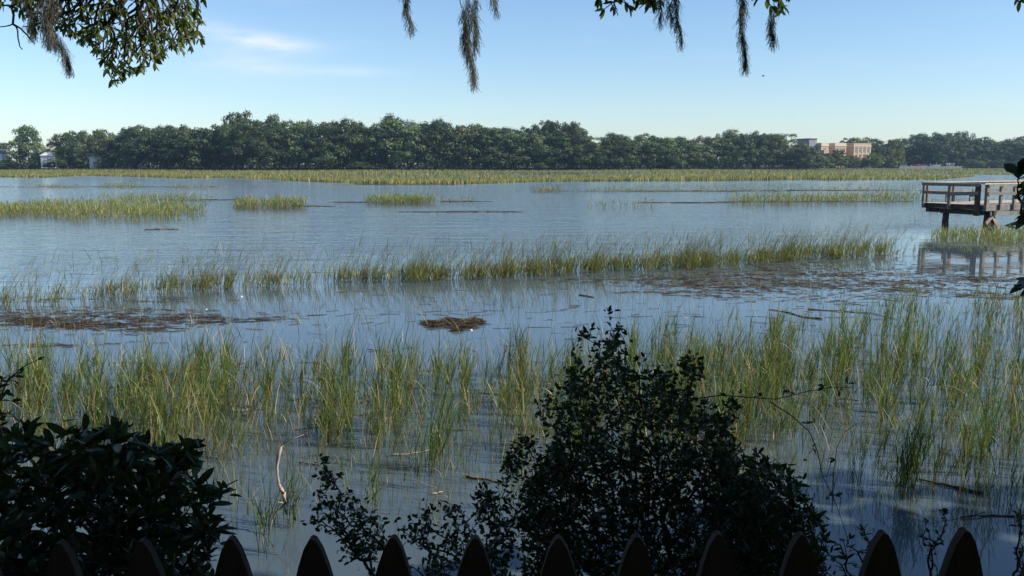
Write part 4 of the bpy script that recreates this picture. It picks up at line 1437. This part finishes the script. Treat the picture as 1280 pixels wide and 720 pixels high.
# the braces that spread from the pile by the corner
MB().beam(pp(Wd + 0.03, 0.55, DZ - 0.30), pp(Wd + 0.03, 1.28, -0.12), 0.05, 0.16, up=(0, 0, 1)).build('brace', M['pier_brace'], pier)
MB().beam(pp(Wd + 0.10, 0.75, DZ - 0.30), pp(Wd + 0.10, 0.18, 0.33), 0.05, 0.15, up=(0, 0, 1)).build('brace', M['pier_brace'], pier)
for t in (4.3, 8.2):
    MB().beam(pp(Wd - 0.05, t + 0.12, DZ - 0.4), pp(0.3, t + 0.12, -0.3), 0.05, 0.15).build('brace', M['pier_wood'], pier)


def post(s, t, w=0.11, z0=DZ - 0.22, z1=RZ - 0.04, mat='pier_wood', d=0.10):
    MB().beam(pp(s, t, z0), pp(s, t, z1), w, d, up=up_).build('post', M[mat], pier)


post(0.04, -0.09, 0.10)
post(Wd * 0.47, -0.09, 0.13)
post(Wd - 0.16, -0.09, 0.20, DZ - 0.45, RZ - 0.04, 'pier_dark')  # shaded post of the corner pair, its shade put into the colour
post(Wd + 0.12, 0.10, 0.12, DZ - 0.22, RZ - 0.04, 'pier_wood', 0.16)
for i in range(1, 8):
    post(Wd + 0.12, 0.10 + 0.88 * i if i < 4 else 0.10 + 1.5 * (i - 1.6), 0.10)
for i in range(0, 8):
    post(-0.12, 0.35 + 1.72 * i, 0.10)
# cap boards and rails
MB().beam(pp(-0.08, -0.09, RZ), pp(Wd + 0.2, -0.09, RZ), 0.17, 0.04, rough=0.004).build('cap_rail', M['pier_deck'], pier)
MB().beam(pp(Wd + 0.12, 0.0, RZ + 0.002), pp(Wd + 0.12, 6.0, RZ), 0.17, 0.04, rough=0.004).build('cap_rail', M['pier_deck'], pier)
MB().beam(pp(Wd + 0.12, 6.02, RZ), pp(Wd + 0.12, LEN, RZ), 0.17, 0.04).build('cap_rail', M['pier_deck'], pier)
MB().beam(pp(-0.12, 0.02, RZ), pp(-0.12, LEN, RZ), 0.17, 0.04, rough=0.004).build('cap_rail', M['pier_deck'], pier)
MB().beam(pp(0.1, -0.16, RZ - 0.075), pp(Wd - 0.05, -0.16, RZ - 0.075), 0.035, 0.10).build('rail', M['pier_wood'], pier)
MB().beam(pp(Wd + 0.20, 0.05, RZ - 0.075), pp(Wd + 0.20, 6.0, RZ - 0.075), 0.035, 0.10).build('rail', M['pier_wood'], pier)
MB().beam(pp(-0.19, 0.05, RZ - 0.075), pp(-0.19, LEN, RZ - 0.075), 0.035, 0.10).build('rail', M['pier_wood'], pier)
MB().beam(pp(0.1, -0.16, RZ - 0.42), pp(Wd * 0.47, -0.16, RZ - 0.43), 0.035, 0.13, rough=0.012).build('rail', M['pier_wood'], pier)
MB().beam(pp(Wd * 0.47 + 0.02, -0.16, RZ - 0.45), pp(Wd - 0.1, -0.16, RZ - 0.40), 0.035, 0.14, rough=0.016).build('rail', M['pier_wood'], pier)
MB().beam(pp(Wd + 0.20, 0.05, RZ - 0.40), pp(Wd + 0.20, 2.4, RZ - 0.42), 0.035, 0.12, rough=0.01).build('rail', M['pier_wood'], pier)
MB().beam(pp(Wd + 0.20, 2.45, RZ - 0.40), pp(Wd + 0.20, 6.0, RZ - 0.42), 0.035, 0.12, rough=0.01).build('rail', M['pier_wood'], pier)
MB().beam(pp(-0.19, 0.05, RZ - 0.40), pp(-0.19, 3.4, RZ - 0.42), 0.035, 0.12, rough=0.01).build('rail', M['pier_wood'], pier)
MB().beam(pp(-0.19, 3.45, RZ - 0.40), pp(-0.19, LEN, RZ - 0.42), 0.035, 0.12, rough=0.01).build('rail', M['pier_wood'], pier)
# a bench of boards against the back rail
for q in range(3):
    MB().beam(pp(0.05 + 0.15 * q, 1.0, DZ + 0.42), pp(0.05 + 0.15 * q, 2.9, DZ + 0.42), 0.13, 0.035).build('bench_board', M['pier_deck'], pier)
for t in (1.15, 2.75):
    MB().beam(pp(0.22, t, DZ), pp(0.22, t, DZ + 0.40), 0.07, 0.05, up=up_).build('bench_support', M['pier_wood'], pier)
MB().box(-0.14, 0.14, -0.08, 0.08, -0.10, 0.10).build('sign_board', M['pier_dark'], pier, world_coords=False).location = pp(Wd * 0.3, 2.2, DZ + 0.34) - A_

# ------------------------------------------------------------------ far shore trees
FARC = [np.array(c_) for c_ in ((0.052, 0.084, 0.028), (0.075, 0.104, 0.034), (0.036, 0.060, 0.024), (0.098, 0.120, 0.042))]


def crown_proto(name, lobes, n_faces, low=0.02, wide=0.5, sz=0.036, flat_top=False, mossy=0.1):
    """crown of about unit height and unit width; leaf clumps lie in shells round many lobes"""
    L = []
    tries = 0
    while len(L) < lobes and tries < 5000:
        tries += 1
        z = random.uniform(low + 0.10, 0.90)
        rr = wide * math.sqrt(max(0.02, 1 - ((z - 0.38) / 0.60) ** 2)) * random.uniform(0.25, 0.98)
        if flat_top:
            rr = wide * (0.35 + 0.9 * max(0, z - 0.35)) * random.uniform(0.2, 1)
        a = random.uniform(0, 2 * math.pi)
        r_ = random.uniform(0.085, 0.17) * (1.25 - 0.45 * z)
        z = min(z, 1.0 - r_ * 0.8)
        p = (rr * math.cos(a), rr * math.sin(a), z)
        if any((p[0] - q[0]) ** 2 + (p[1] - q[1]) ** 2 + (p[2] - q[2]) ** 2 < (0.45 * (r_ + q[3])) ** 2 for q in L):
            continue
        L.append((*p, r_))
    L = np.array(L)
    w = L[:, 3] ** 2
    i = rng.choice(len(L), n_faces, p=w / w.sum())
    d = rng.normal(0, 1, (n_faces, 3))
    d /= np.linalg.norm(d, axis=1)[:, None]
    d[:, 2] = np.where(d[:, 2] < -0.35, -d[:, 2] * 0.6, d[:, 2])
    rad = L[i, 3] * rng.uniform(0.62, 1.08, n_faces) * (1 + 0.18 * np.sin(d[:, 0] * 7 + i) * np.cos(d[:, 1] * 6 + i * 2))
    P = L[i, :3] + d * rad[:, None] * np.array([1.05, 1.05, 0.85])
    nrm = d + rng.normal(0, 0.32, (n_faces, 3))
    nrm /= np.linalg.norm(nrm, axis=1)[:, None]
    t1 = np.cross(nrm, rng.normal(0, 1, (n_faces, 3)))
    t1 /= np.linalg.norm(t1, axis=1)[:, None]
    t2 = np.cross(nrm, t1)
    s = sz * rng.uniform(0.5, 1.25, n_faces)[:, None] / 2
    V_ = np.stack([P - t1 * s * 1.3, P - t2 * s * 0.8, P + t1 * s * 1.3, P + t2 * s * 0.8], 1).reshape(-1, 3)
    F_ = np.arange(n_faces * 4).reshape(-1, 4)
    ci = rng.integers(0, len(FARC), len(L))
    shade = rng.uniform(0.65, 1.35, len(L))
    c_ = np.array(FARC)[ci[i]] * shade[i][:, None] * rng.uniform(0.75, 1.3, (n_faces, 1))
    gm = rng.random(n_faces) < mossy
    c_[gm] = np.array((0.12, 0.115, 0.09)) * rng.uniform(0.8, 1.2, (int(gm.sum()), 1))
    parts = [(V_, F_, np.repeat(c_, 4, axis=0))]
    # trailing moss and drooping sprays
    me = mesh_np(name, *merge(parts))
    # trunk and limbs to the lobes
    sel = L[rng.permutation(len(L))[:16], :3] * np.array([0.85, 0.85, 0.92])
    nn, npar, nw = grow((0, 0, 0.18), sel, 0.4)
    mb_ = MB()
    mb_.tube([(0, 0, -0.04), (0.005, 0, 0.05), (0, 0.01, 0.19)], [0.042, 0.030, 0.026], 8)
    tm = mb_.mesh('trunk', True)
    bm_ = branch_mesh(nn, npar, nw, 0.006, 0.45, 5, 0.024)
    return me, tm, bm_


protos = [crown_proto('crown', 64, 8200) for _ in range(7)]
protos_open = [crown_proto('crown', 30, 3600, low=0.25, sz=0.028, mossy=0.2) for _ in range(3)]
protos_pine = [crown_proto('crown', 22, 2600, low=0.5, wide=0.42, flat_top=True, sz=0.028) for _ in range(2)]
crown_mats = {}
for ps in (protos, protos_open, protos_pine):
    for me, tm, bm_ in ps:
        me.materials.append(M['far_oak'])
        tm.materials.append(M['far_bark'])
        bm_.materials.append(M['far_bark'])


def far_tree(px, top_py, width_px, label, kind='oak', mat='far_oak', dY=0.0, name=None, group='trees along the far shore', base_z=0.75, pr=None):
    Y = shore_Y(px) + dY
    x = (px - 640) / F * (Y * math.cos(PITCH))
    top = at(px, top_py, Y).z
    hgt = (top - base_z) / 0.985
    wid = width_px / F * Y
    ps = {'oak': protos, 'open': protos_open, 'pine': protos_pine}[kind]
    me, tm, bm_ = pr or random.choice(ps)
    r_ = empty(name or {'oak': 'oak_tree', 'open': 'open_crowned_oak', 'pine': 'pine_tree'}[kind], (x, Y, base_z), label, 'tree', group, rz=random.uniform(0, 6.28))
    r_.scale = (wid, wid, hgt)
    for nm, mm in (('trunk', tm), ('limbs', bm_), ('crown', me)):
        o = bpy.data.objects.new(nm, mm)
        COL.objects.link(o)
        o.parent = r_
        if nm == 'crown' and mat != 'far_oak':
            o.material_slots[0].link = 'OBJECT'
            o.material_slots[0].material = M[mat]
    return r_


prof_x = [-80, 0, 15, 60, 62, 75, 100, 130, 158, 190, 230, 268, 285, 325, 340, 360, 400, 440, 462, 478, 505, 522, 550, 590, 620, 650, 668, 690, 720, 738, 752, 765, 800, 830, 852, 866, 880, 910, 928, 942, 965, 985, 1004, 1340]
prof_y = [170, 176, 160, 160, 176, 165, 163, 160, 158, 152, 154, 158, 146, 148, 147, 148, 147, 147, 152, 144, 145, 153, 149, 152, 158, 160, 154, 149, 155, 165, 169, 165, 167, 168, 172, 178, 170, 162, 163, 164, 165, 167, 172, 172]
_U = ['first', 'second', 'third', 'fourth', 'fifth', 'sixth', 'seventh', 'eighth', 'ninth']
ORD = _U + ['tenth', 'eleventh', 'twelfth', 'thirteenth', 'fourteenth', 'fifteenth', 'sixteenth', 'seventeenth', 'eighteenth', 'nineteenth']
for _t, _tt in (('twenty', 'twentieth'), ('thirty', 'thirtieth'), ('forty', 'fortieth'), ('fifty', 'fiftieth'), ('sixty', 'sixtieth'), ('seventy', 'seventieth'), ('eighty', 'eightieth')):
    ORD += [_tt] + [_t + ' ' + u for u in _U]
SECT = [(-200, 75, 'left of the pale house at the left end'), (75, 200, 'under the hanging oak branch'), (200, 330, 'below the white cloud wisp'), (330, 460, 'between the cloud wisp and the short moss'),
        (460, 560, 'below the short moss strand'), (560, 700, 'right of the longest moss strand'), (700, 800, 'left of the dip in the tree line'),
        (800, 900, 'around the dip in the tree line'), (900, 1015, 'left of the tan brick building'), (1015, 1110, 'by the tan brick building'), (1110, 1210, 'above the pale sea wall'), (1210, 1500, 'at the right end of the shore')]


def sect(px):
    for a, b, s in SECT:
        if a <= px < b:
            return s
    return 'on the far shore'


# named, conspicuous trees
far_tree(37, 156, 44, 'separate round topped oak standing alone at the left end of the shore', dY=0)
far_tree(82, 164, 34, 'rounded oak just right of the pale house at the left end', dY=3)
far_tree(101, 163, 36, 'dense oak at the left start of the long wood, above low dark trees', dY=8)
far_tree(68, 172, 24, 'small pale crown standing behind the white house', 'open', 'far_grey', dY=18)
far_tree(4, 178, 26, 'low dark crown at the very left edge of the shore', dY=24)
far_tree(303, 137, 46, 'tallest grey green oak rising above the tree line below the cloud wisp', 'oak', 'far_grey', dY=10)
far_tree(343, 140, 26, 'narrow dark crown poking up right of the tallest oak', 'oak', dY=20)
far_tree(490, 142, 38, 'flat topped pine like crown rising above the woods near the short moss', 'pine', 'far_oak', dY=22)
far_tree(548, 147, 26, 'narrow pale crown sticking up near the longest moss strand', 'open', 'far_grey', dY=22)
far_tree(688, 148, 44, 'dark rounded oak, highest in the right half of the shore', dY=10)
far_tree(715, 152, 40, 'broad oak with pale trunk left of the dip in the tree line', 'oak', 'far_grey', dY=6)
far_tree(880, 167, 40, 'grey green oak standing at the dip in the tree line', 'open', 'far_grey', dY=4)
far_tree(915, 160, 34, 'sparse topped pale oak with sky showing through its crown', 'open', 'far_grey', dY=10)
far_tree(948, 163, 28, 'narrow tree with dark top left of the tan building', dY=10)
far_tree(1116, 174, 24, 'yellow green tree just right of the tan brick building', 'oak', 'far_olive', dY=-14)
far_tree(1092, 191, 26, 'low yellow green tree in front of the right wing of the tan building', 'oak', 'far_olive', dY=-26)
# front row
front = []
px_ = -70.0
while px_ < 1345:
    w = random.uniform(38, 58)
    if px_ > 1000:
        w *= 0.8
    px_ += w * 0.56
    front.append((px_, w))
i = 0
for px_, w in front:
    if -16 < px_ < 88 or 112 < px_ < 133 or 1006 < px_ < 1104:
        continue
    top = float(np.interp(px_, prof_x, prof_y)) if px_ < 1004 else float(np.interp(px_, [1004, 1110, 1150, 1172, 1200, 1215, 1228, 1245, 1280, 1340], [176, 172, 169, 165, 166, 168, 174, 170, 167, 166]))
    top += random.uniform(2, 13)
    m_ = random.choices(['far_oak', 'far_grey', 'far_dark'], [3, 1.2, 1.5])[0]
    far_tree(px_, top, w * 1.12, '%s front row oak from the left, %s' % (ORD[i], sect(px_)), 'oak', m_, dY=random.uniform(-3, 5), group='front row of oaks along the far shore')
    i += 1
# back row, its tops make the skyline
px_ = 66.0
i = 0
while px_ < 1345:
    w = random.uniform(28, 44)
    px_ += w * 0.52
    if 1000 < px_ < 1058 or px_ < 96:
        continue
    top = float(np.interp(px_, prof_x, prof_y)) if px_ < 1004 else float(np.interp(px_, [1004, 1056, 1062, 1090, 1110, 1125, 1150, 1172, 1200, 1215, 1228, 1245, 1280, 1340], [178, 170, 168, 168, 171, 173, 166, 164, 165, 168, 174, 169, 166, 166]))
    top += random.uniform(-1.5, 4)
    k_ = random.choices(['oak', 'open', 'pine'], [5, 2.2, 0.5])[0]
    far_tree(px_, top, w * 1.1, '%s back row crown from the left, %s' % (ORD[i], sect(px_)), k_,
             random.choices(['far_oak', 'far_grey'], [3, 1])[0], dY=random.uniform(16, 34), group='back row of trees on the far shore')
    i += 1
# low trees in front of the building
for px_, top, w, lab in ((1003, 178, 28, 'dark oak hiding the left wing of the tan building'), (1022, 193, 18, 'small dark tree in front of the low left wing of the tan building'),
                         (1033, 191, 20, 'dark low tree under the middle bay of the tan building'), (1048, 187, 22, 'grey green tree covering the middle of the tan building'),
                         (1062, 194, 24, 'low grey green tree under the recess of the tan building'), (1077, 200, 22, 'lowest tree under the right wing of the tan building'),
                         (1106, 184, 24, 'dark oak against the right side of the tan building')):
    far_tree(px_, top, w, lab, 'oak', random.choice(['far_oak', 'far_grey']), dY=-12, group='low trees before the tan building')
for px_, top, w, lab in ((675, 203.5, 16, 'round green shrub at the marsh edge below the highest right hand oak'), (93, 176, 36, 'dark low trees right of the pale house'), (64, 202, 20, 'tiny shrub before the pale house'),
                         (8, 199, 24, 'dark low shrub at the left end of the shore'),
                         (126, 205, 20, 'small shrub below the pale cottage in the woods'), (1112, 201, 22, 'low bush left of the pale sea wall'), (450, 202, 26, 'low bush at the foot of the wood left of the moss'),
                         (1215, 199, 32, 'broad low oak right of the pale sea wall'), (1240, 200, 30, 'low dark oak near the right end of the shore'), (1270, 200, 32, 'low dark oak behind the bay leaves')):
    far_tree(px_, top, w, lab, 'oak', 'far_olive' if px_ in (1112,) else 'far_oak', dY=-8, name='shore_shrub', group='low bushes at the marsh edge')
# undergrowth nobody could count
q = []
while len(q) < 42000:
    px_ = random.uniform(-80, 1345)
    if 1112 < px_ < 1200 and random.random() < 0.8:
        continue
    Y = shore_Y(px_) + random.uniform(-5, 16)
    x = (px_ - 640) / F * Y
    hm = (4.2 if px_ > 140 else 2.8) + 1.8 * math.sin(x * 0.21) * math.sin(x * 0.083 + 1)
    q.append((x, Y, 0.4 + random.random() ** 0.8 * hm))
q = np.array(q)
nf = len(q)
nrm = rng.normal(0, 1, (nf, 3)); nrm /= np.linalg.norm(nrm, axis=1)[:, None]
t1 = np.cross(nrm, rng.normal(0, 1, (nf, 3))); t1 /= np.linalg.norm(t1, axis=1)[:, None]
t2 = np.cross(nrm, t1)
s = rng.uniform(0.25, 0.5, nf)[:, None]
V_ = np.stack([q - t1 * s, q - t2 * s * 0.6, q + t1 * s, q + t2 * s * 0.6], 1).reshape(-1, 3)
tag(link('undergrowth', mesh_np('undergrowth', V_, np.arange(nf * 4).reshape(-1, 4), np.repeat(pick(nf, FARC, [1, 1, 2, 0.5], .3), 4, axis=0)), M['far_oak']),
    'dark low undergrowth along the foot of the far woods', 'undergrowth', kind='stuff')


# ------------------------------------------------------------------ buildings on the far shore
def wall_box(parent, name, mat, x0, x1, y0, y1, z0, z1):
    return MB().box(x0, x1, y0, y1, z0, z1).build(name, M[mat], parent, world_coords=False)


def window(parent, x, y, z, w, h, cols_=2, rows_=2, frame_mat='trim'):
    """window in a wall that faces the marsh (-y): frame, pane and glazing bars"""
    fr = MB()
    t = 0.12
    fr.box(x - w / 2 - t, x - w / 2, y - 0.08, y + 0.06, z, z + h)
    fr.box(x + w / 2, x + w / 2 + t, y - 0.08, y + 0.06, z, z + h)
    fr.box(x - w / 2 - t, x + w / 2 + t, y - 0.10, y + 0.06, z + h, z + h + t)
    fr.box(x - w / 2 - t - .05, x + w / 2 + t + .05, y - 0.16, y + 0.06, z - t, z)
    f_ = fr.build('window', M[frame_mat], parent, world_coords=False)
    g_ = MB().box(x - w / 2 + .004, x + w / 2 - .004, y - 0.02, y + 0.02, z + .004, z + h - .004).build('pane', M['glass'], f_, world_coords=False)
    br = MB()
    for k in range(1, cols_):
        xx = x - w / 2 + w * k / cols_
        br.box(xx - .04, xx + .04, y - 0.06, y - 0.024, z + .01, z + h - .01)
    for k in range(1, rows_):
        zz = z + h * k / rows_
        br.box(x - w / 2 + .01, x + w / 2 - .01, y - 0.055, y - 0.026, zz - .05, zz + .05)
    br.build('glazing_bar', M[frame_mat], f_, world_coords=False)


YB = 425.0
S = YB / F


def bx_(px):
    return (px - 640) * S


bld = empty('brick_building', (bx_(1050), YB, 0.8), 'tan brick institutional building with pale cornices rising behind the right hand trees', 'building', rz=R(18))
O = bx_(1050)


def zz_(py):
    return at(1050, py, YB).z - 0.8


ztop = zz_(178.8)
# right wing with four tall bays
xr0, xr1 = bx_(1064.2) - O, bx_(1090.2) - O
wall_box(bld, 'wall', 'brick', xr0, xr1, 0, 16, 0, ztop - 1.6)
wall_box(bld, 'cornice', 'trim', xr0 - .2, xr1 + .2, -.25, 16.2, ztop - 1.6, ztop - 1.15)
wall_box(bld, 'parapet', 'brick', xr0 - .003, xr1 + .003, -.02, 16.03, ztop - 1.15, ztop - 0.22)
wall_box(bld, 'coping', 'trim', xr0 - .12, xr1 + .12, -.15, 16.15, ztop - 0.22, ztop)
nb = 4
bw_ = (xr1 - xr0 - 0.7) / nb
for k in range(nb + 1):
    xk = xr0 + 0.35 + bw_ * k
    wall_box(bld, 'pilaster', 'trim', xk - .22, xk + .22, -.14, -.003, 0.2, ztop - 1.62)
for k in range(nb):
    xk = xr0 + 0.35 + bw_ * (k + .5)
    for row, (za, hh_) in enumerate(((ztop - 4.1, 1.9), (ztop - 7.5, 2.1), (ztop - 10.9, 2.1))):
        window(bld, xk, -0.03, za, 1.35, hh_, 2, 2)
# grey recess, middle bay, recess, left bay
wall_box(bld, 'wall', 'brick', bx_(1053.2) - O, bx_(1064.2) - O - .01, 6, 15.9, 0, ztop - 0.3)
wall_box(bld, 'wall', 'brick', bx_(1036.6) - O, bx_(1053.2) - O, 0, 16, 0, ztop - 1.6)
wall_box(bld, 'cornice', 'trim', bx_(1036.6) - O - .2, bx_(1053.2) - O + .2, -.25, 16.2, ztop - 1.6, ztop - 1.1)
wall_box(bld, 'parapet', 'trim', bx_(1036.6) - O, bx_(1053.2) - O, -.02, 16.03, ztop - 1.1, ztop)
for k in range(3):
    for za in (ztop - 4.4, ztop - 7.8):
        window(bld, bx_(1039.6 + 5.2 * k) - O, -0.03, za, 1.1, 1.9)
wall_box(bld, 'wall', 'brick', bx_(1027.2) - O + .01, bx_(1036.6) - O - .01, 6, 15.9, 0, ztop - 0.3)
wall_box(bld, 'wall', 'brick', bx_(1016.6) - O, bx_(1027.2) - O, 0, 16, 0, ztop - 1.6)
wall_box(bld, 'cornice', 'trim', bx_(1016.6) - O - .2, bx_(1027.2) - O + .2, -.25, 16.2, ztop - 1.6, ztop - 1.1)
wall_box(bld, 'parapet', 'trim', bx_(1016.6) - O, bx_(1027.2) - O, -.02, 16.03, ztop - 1.1, ztop)
for za in (ztop - 4.4, ztop - 7.8):
    window(bld, bx_(1022) - O, -0.03, za, 1.3, 1.9)
zlow = zz_(188.5)
wall_box(bld, 'wall', 'brick', bx_(1013) - O, bx_(1020) - O, -4, -.01, 0, zlow)
wall_box(bld, 'coping', 'trim', bx_(1013) - O - .1, bx_(1020) - O + .1, -4.12, -.02, zlow, zlow + .3)
window(bld, bx_(1017) - O, -4.03, zlow - 3.0, 1.5, 1.9)
wall_box(bld, 'roof_house', 'grey_wall', bx_(1004.6) - O, bx_(1015.6) - O, 3, 12, 0, zz_(174.0))
wall_box(bld, 'roof_house_cap', 'roof', bx_(1004.2) - O, bx_(1016) - O, 2.7, 12.3, zz_(174.0), zz_(173.0))


def house(name, label, px0, px1, eave_py, ridge_py, Y, wall_m, roof_m, wins, depth=8.0, gz=0.8):
    s = Y / F
    xc = ((px0 + px1) / 2 - 640) * s
    hw = (px1 - px0) / 2 * s
    r_ = empty(name, (xc, Y, gz), label, 'house')
    ze = at(640, eave_py, Y).z - gz
    zr = at(640, ridge_py, Y).z - gz
    wall_box(r_, 'wall', wall_m, -hw, hw, 0, depth, 0, ze)
    m_ = MB()
    e = 0.35
    m_.add([(-hw - e, -e, ze + .01), (hw + e, -e, ze + .01), (hw + e, depth + e, ze + .01), (-hw - e, depth + e, ze + .01), (-hw + .3, depth / 2, zr), (hw - .3, depth / 2, zr)],
           [(0, 1, 5, 4), (1, 2, 5), (2, 3, 4, 5), (3, 0, 4), (3, 2, 1, 0)])
    m_.build('roof', M[roof_m], r_, world_coords=False)
    for (fx, z_, w, h_) in wins:
        window(r_, -hw + 2 * hw * fx, -0.03, z_, w, h_, frame_mat='white_wall')
    return r_


house('white_house', 'white house with pale roof between the lone oak and the wood at left', 57, 74, 194.5, 189.5, 361, 'white_wall', 'roof_pale', [(0.25, 1.0, 1, 1.3), (0.7, 1.0, 1, 1.3)])
house('pale_house', 'low pale house at the very left edge of the shore', -16, 9, 192, 186.5, 372, 'white_wall', 'roof', [(0.3, 2.6, 1, 1.3), (0.7, 2.6, 1, 1.3)])
house('white_cottage', 'pale cottage glimpsed through the wood under the oak branch', 117, 131, 197, 192, 353, 'white_wall', 'roof_pale', [(0.5, 1.2, 1, 1.3)])
house('brown_house', 'low reddish house glimpsed between trunks near the dip', 816, 834, 199, 194, 372, 'brick', 'roof', [(0.5, 1.0, 1, 1.2)])

# pale wall along the right hand shore
swl = empty('sea_wall', ((1157 - 640) * 455 / F, 455, 0.3), 'low pale sea wall at the marsh edge on the right', 'wall')
for k in range(11):
    x0 = -15.6 + k * 2.9
    MB().box(x0, x0 + 2.86, -0.25, 0.25, -0.6, 0.75 + random.uniform(-.03, .03)).build('wall_block', M['wall_stone'], swl, world_coords=False)
MB().box(-15.7, 16.4, -0.35, 0.35, 0.80, 0.92).build('coping', M['white_wall'], swl, world_coords=False)


def car(px, Y, mat, label, rz=0.0):
    x = (px - 640) / F * Y
    r_ = empty('parked_car', (x, Y, 0.82), label, 'car', 'cars parked under the far trees', rz)
    prof_ = [(-2.2, 0.35), (-2.2, 0.75), (-1.9, 0.88), (-1.15, 0.95), (-0.6, 1.42), (0.75, 1.46), (1.5, 1.0), (2.15, 0.92), (2.25, 0.6), (2.2, 0.35)]
    vs_ = [(a, y, b) for y in (-0.85, 0.85) for a, b in prof_]
    k = len(prof_)
    fs_ = [tuple(range(k)), tuple(range(2 * k - 1, k - 1, -1))] + [(i, i + k, (i + 1) % k + k, (i + 1) % k) for i in range(k)]
    MB().add(vs_, fs_).build('body', M[mat], r_, world_coords=False, bevel=0.06)
    for sgn in (-1, 1):
        MB().add([(-0.95, sgn * .86, 1.0), (-0.52, sgn * .86, 1.36), (0.68, sgn * .86, 1.39), (1.3, sgn * .86, 1.0)], [(0, 1, 2, 3)]).build('side_window', M['glass'], r_, world_coords=False)
        for wxp in (-1.35, 1.4):
            MB().tube([(wxp, sgn * .66, .33), (wxp, sgn * .9, .33)], [.33, .33], 12).build('wheel', M['tyre'], r_, world_coords=False)


car(1163, 462, 'car_white', 'white car parked under the trees behind the pale sea wall')
car(1142, 463, 'car_red', 'dark red car parked left of the white car behind the sea wall', 0.1)


def bird(p, s, mat, label, flying=False):
    r_ = empty('bird' if flying else 'wading_bird', p, label, 'bird')
    if flying:
        MB().tube([(-.16 * s, 0, 0), (-.06 * s, 0, 0), (.08 * s, 0, 0.01), (.16 * s, 0, 0.01)], [.01 * s, .05 * s, .04 * s, .012 * s], 7).build('body', M[mat], r_, smooth=True, world_coords=False)
        for sg in (-1, 1):
            MB().add([(-.05 * s, 0, 0), (.07 * s, 0, 0), (.05 * s, sg * .18 * s, .09 * s), (-.07 * s, sg * .2 * s, .09 * s), (-.06 * s, sg * .42 * s, .03 * s)],
                     [(0, 1, 2, 3), (3, 2, 4)]).build('wing', M[mat], r_, world_coords=False)
    else:
        MB().tube([(-.22 * s, 0, .42 * s), (-.1 * s, 0, .46 * s), (.08 * s, 0, .52 * s), (.14 * s, 0, .62 * s), (.10 * s, 0, .74 * s), (.15 * s, 0, .84 * s), (.2 * s, 0, .85 * s)],
                  [.02 * s, .09 * s, .08 * s, .03 * s, .022 * s, .032 * s, .015 * s], 8).build('body', M[mat], r_, smooth=True, world_coords=False)
        MB().tube([(.2 * s, 0, .85 * s), (.32 * s, 0, .82 * s)], [.012 * s, .003 * s], 5).build('beak', M['dark_feather'], r_, world_coords=False)
        for sg in (-1, 1):
            MB().tube([(0, sg * .03 * s, -.1 * s), (0, sg * .03 * s, .42 * s)], [.01 * s, .012 * s], 5).build('leg', M['dark_feather'], r_, world_coords=False)


bird(at(954, 95, 60), 0.6, 'dark_feather', 'tiny dark bird flying high in the sky right of centre', True)
bird(on_level(1236, 211.6) + Vector((0, 0, .35)), 1.2, 'white_feather', 'white egret standing in the far marsh near the right edge')
bird(on_level(1259, 211.6) + Vector((0, 0, .35)), 1.3, 'dark_feather', 'dark wading bird in the far marsh near the right edge')

# small white floats and scraps in the wrack
fm = MB().tube([(0, 0, -.03), (0, 0, -.01), (0, 0, .03), (0, 0, .05)], [.03, .05, .045, .015], 10).mesh('float', True)
fm.materials.append(M['float_white'])
for (a, b, s_, lab) in ((302, 371, 1.2, 'small white float near the reed line on the left'), (258, 387, 0.9, 'tiny white scrap floating left of the middle'), (589, 413, 1.2, 'white scrap floating at the right end of the straw heap'),
                        
                        (1047, 394, 0.8, 'small white scrap left of the thin drifting branch')):
    o = bpy.data.objects.new('float', fm)
    COL.objects.link(o)
    o.location = on_level(a, b)
    o.scale = (s_ * 0.45, s_ * 0.3, s_ * 0.3)
    tag(o, lab, 'float', 'small white floats and scraps on the water')

# ------------------------------------------------------------------ haze over the marsh
hz, n, l = new_mat('morning_haze')
o_ = n.new('ShaderNodeOutputMaterial'); v_ = n.new('ShaderNodeVolumePrincipled')
v_.inputs['Color'].default_value = (0.52, 0.74, 1.0, 1)
v_.inputs['Density'].default_value = 0.00016
v_.inputs['Anisotropy'].default_value = 0.25
l.new(v_.outputs[0], o_.inputs['Volume'])
HAZE = True
if HAZE:
    hb = MB().box(-1450, 1450, -70, 1650, -2.0, 34.0).build('haze', hz, None)
    tag(hb, 'thin bluish haze lying over the marsh', 'haze', kind='stuff')
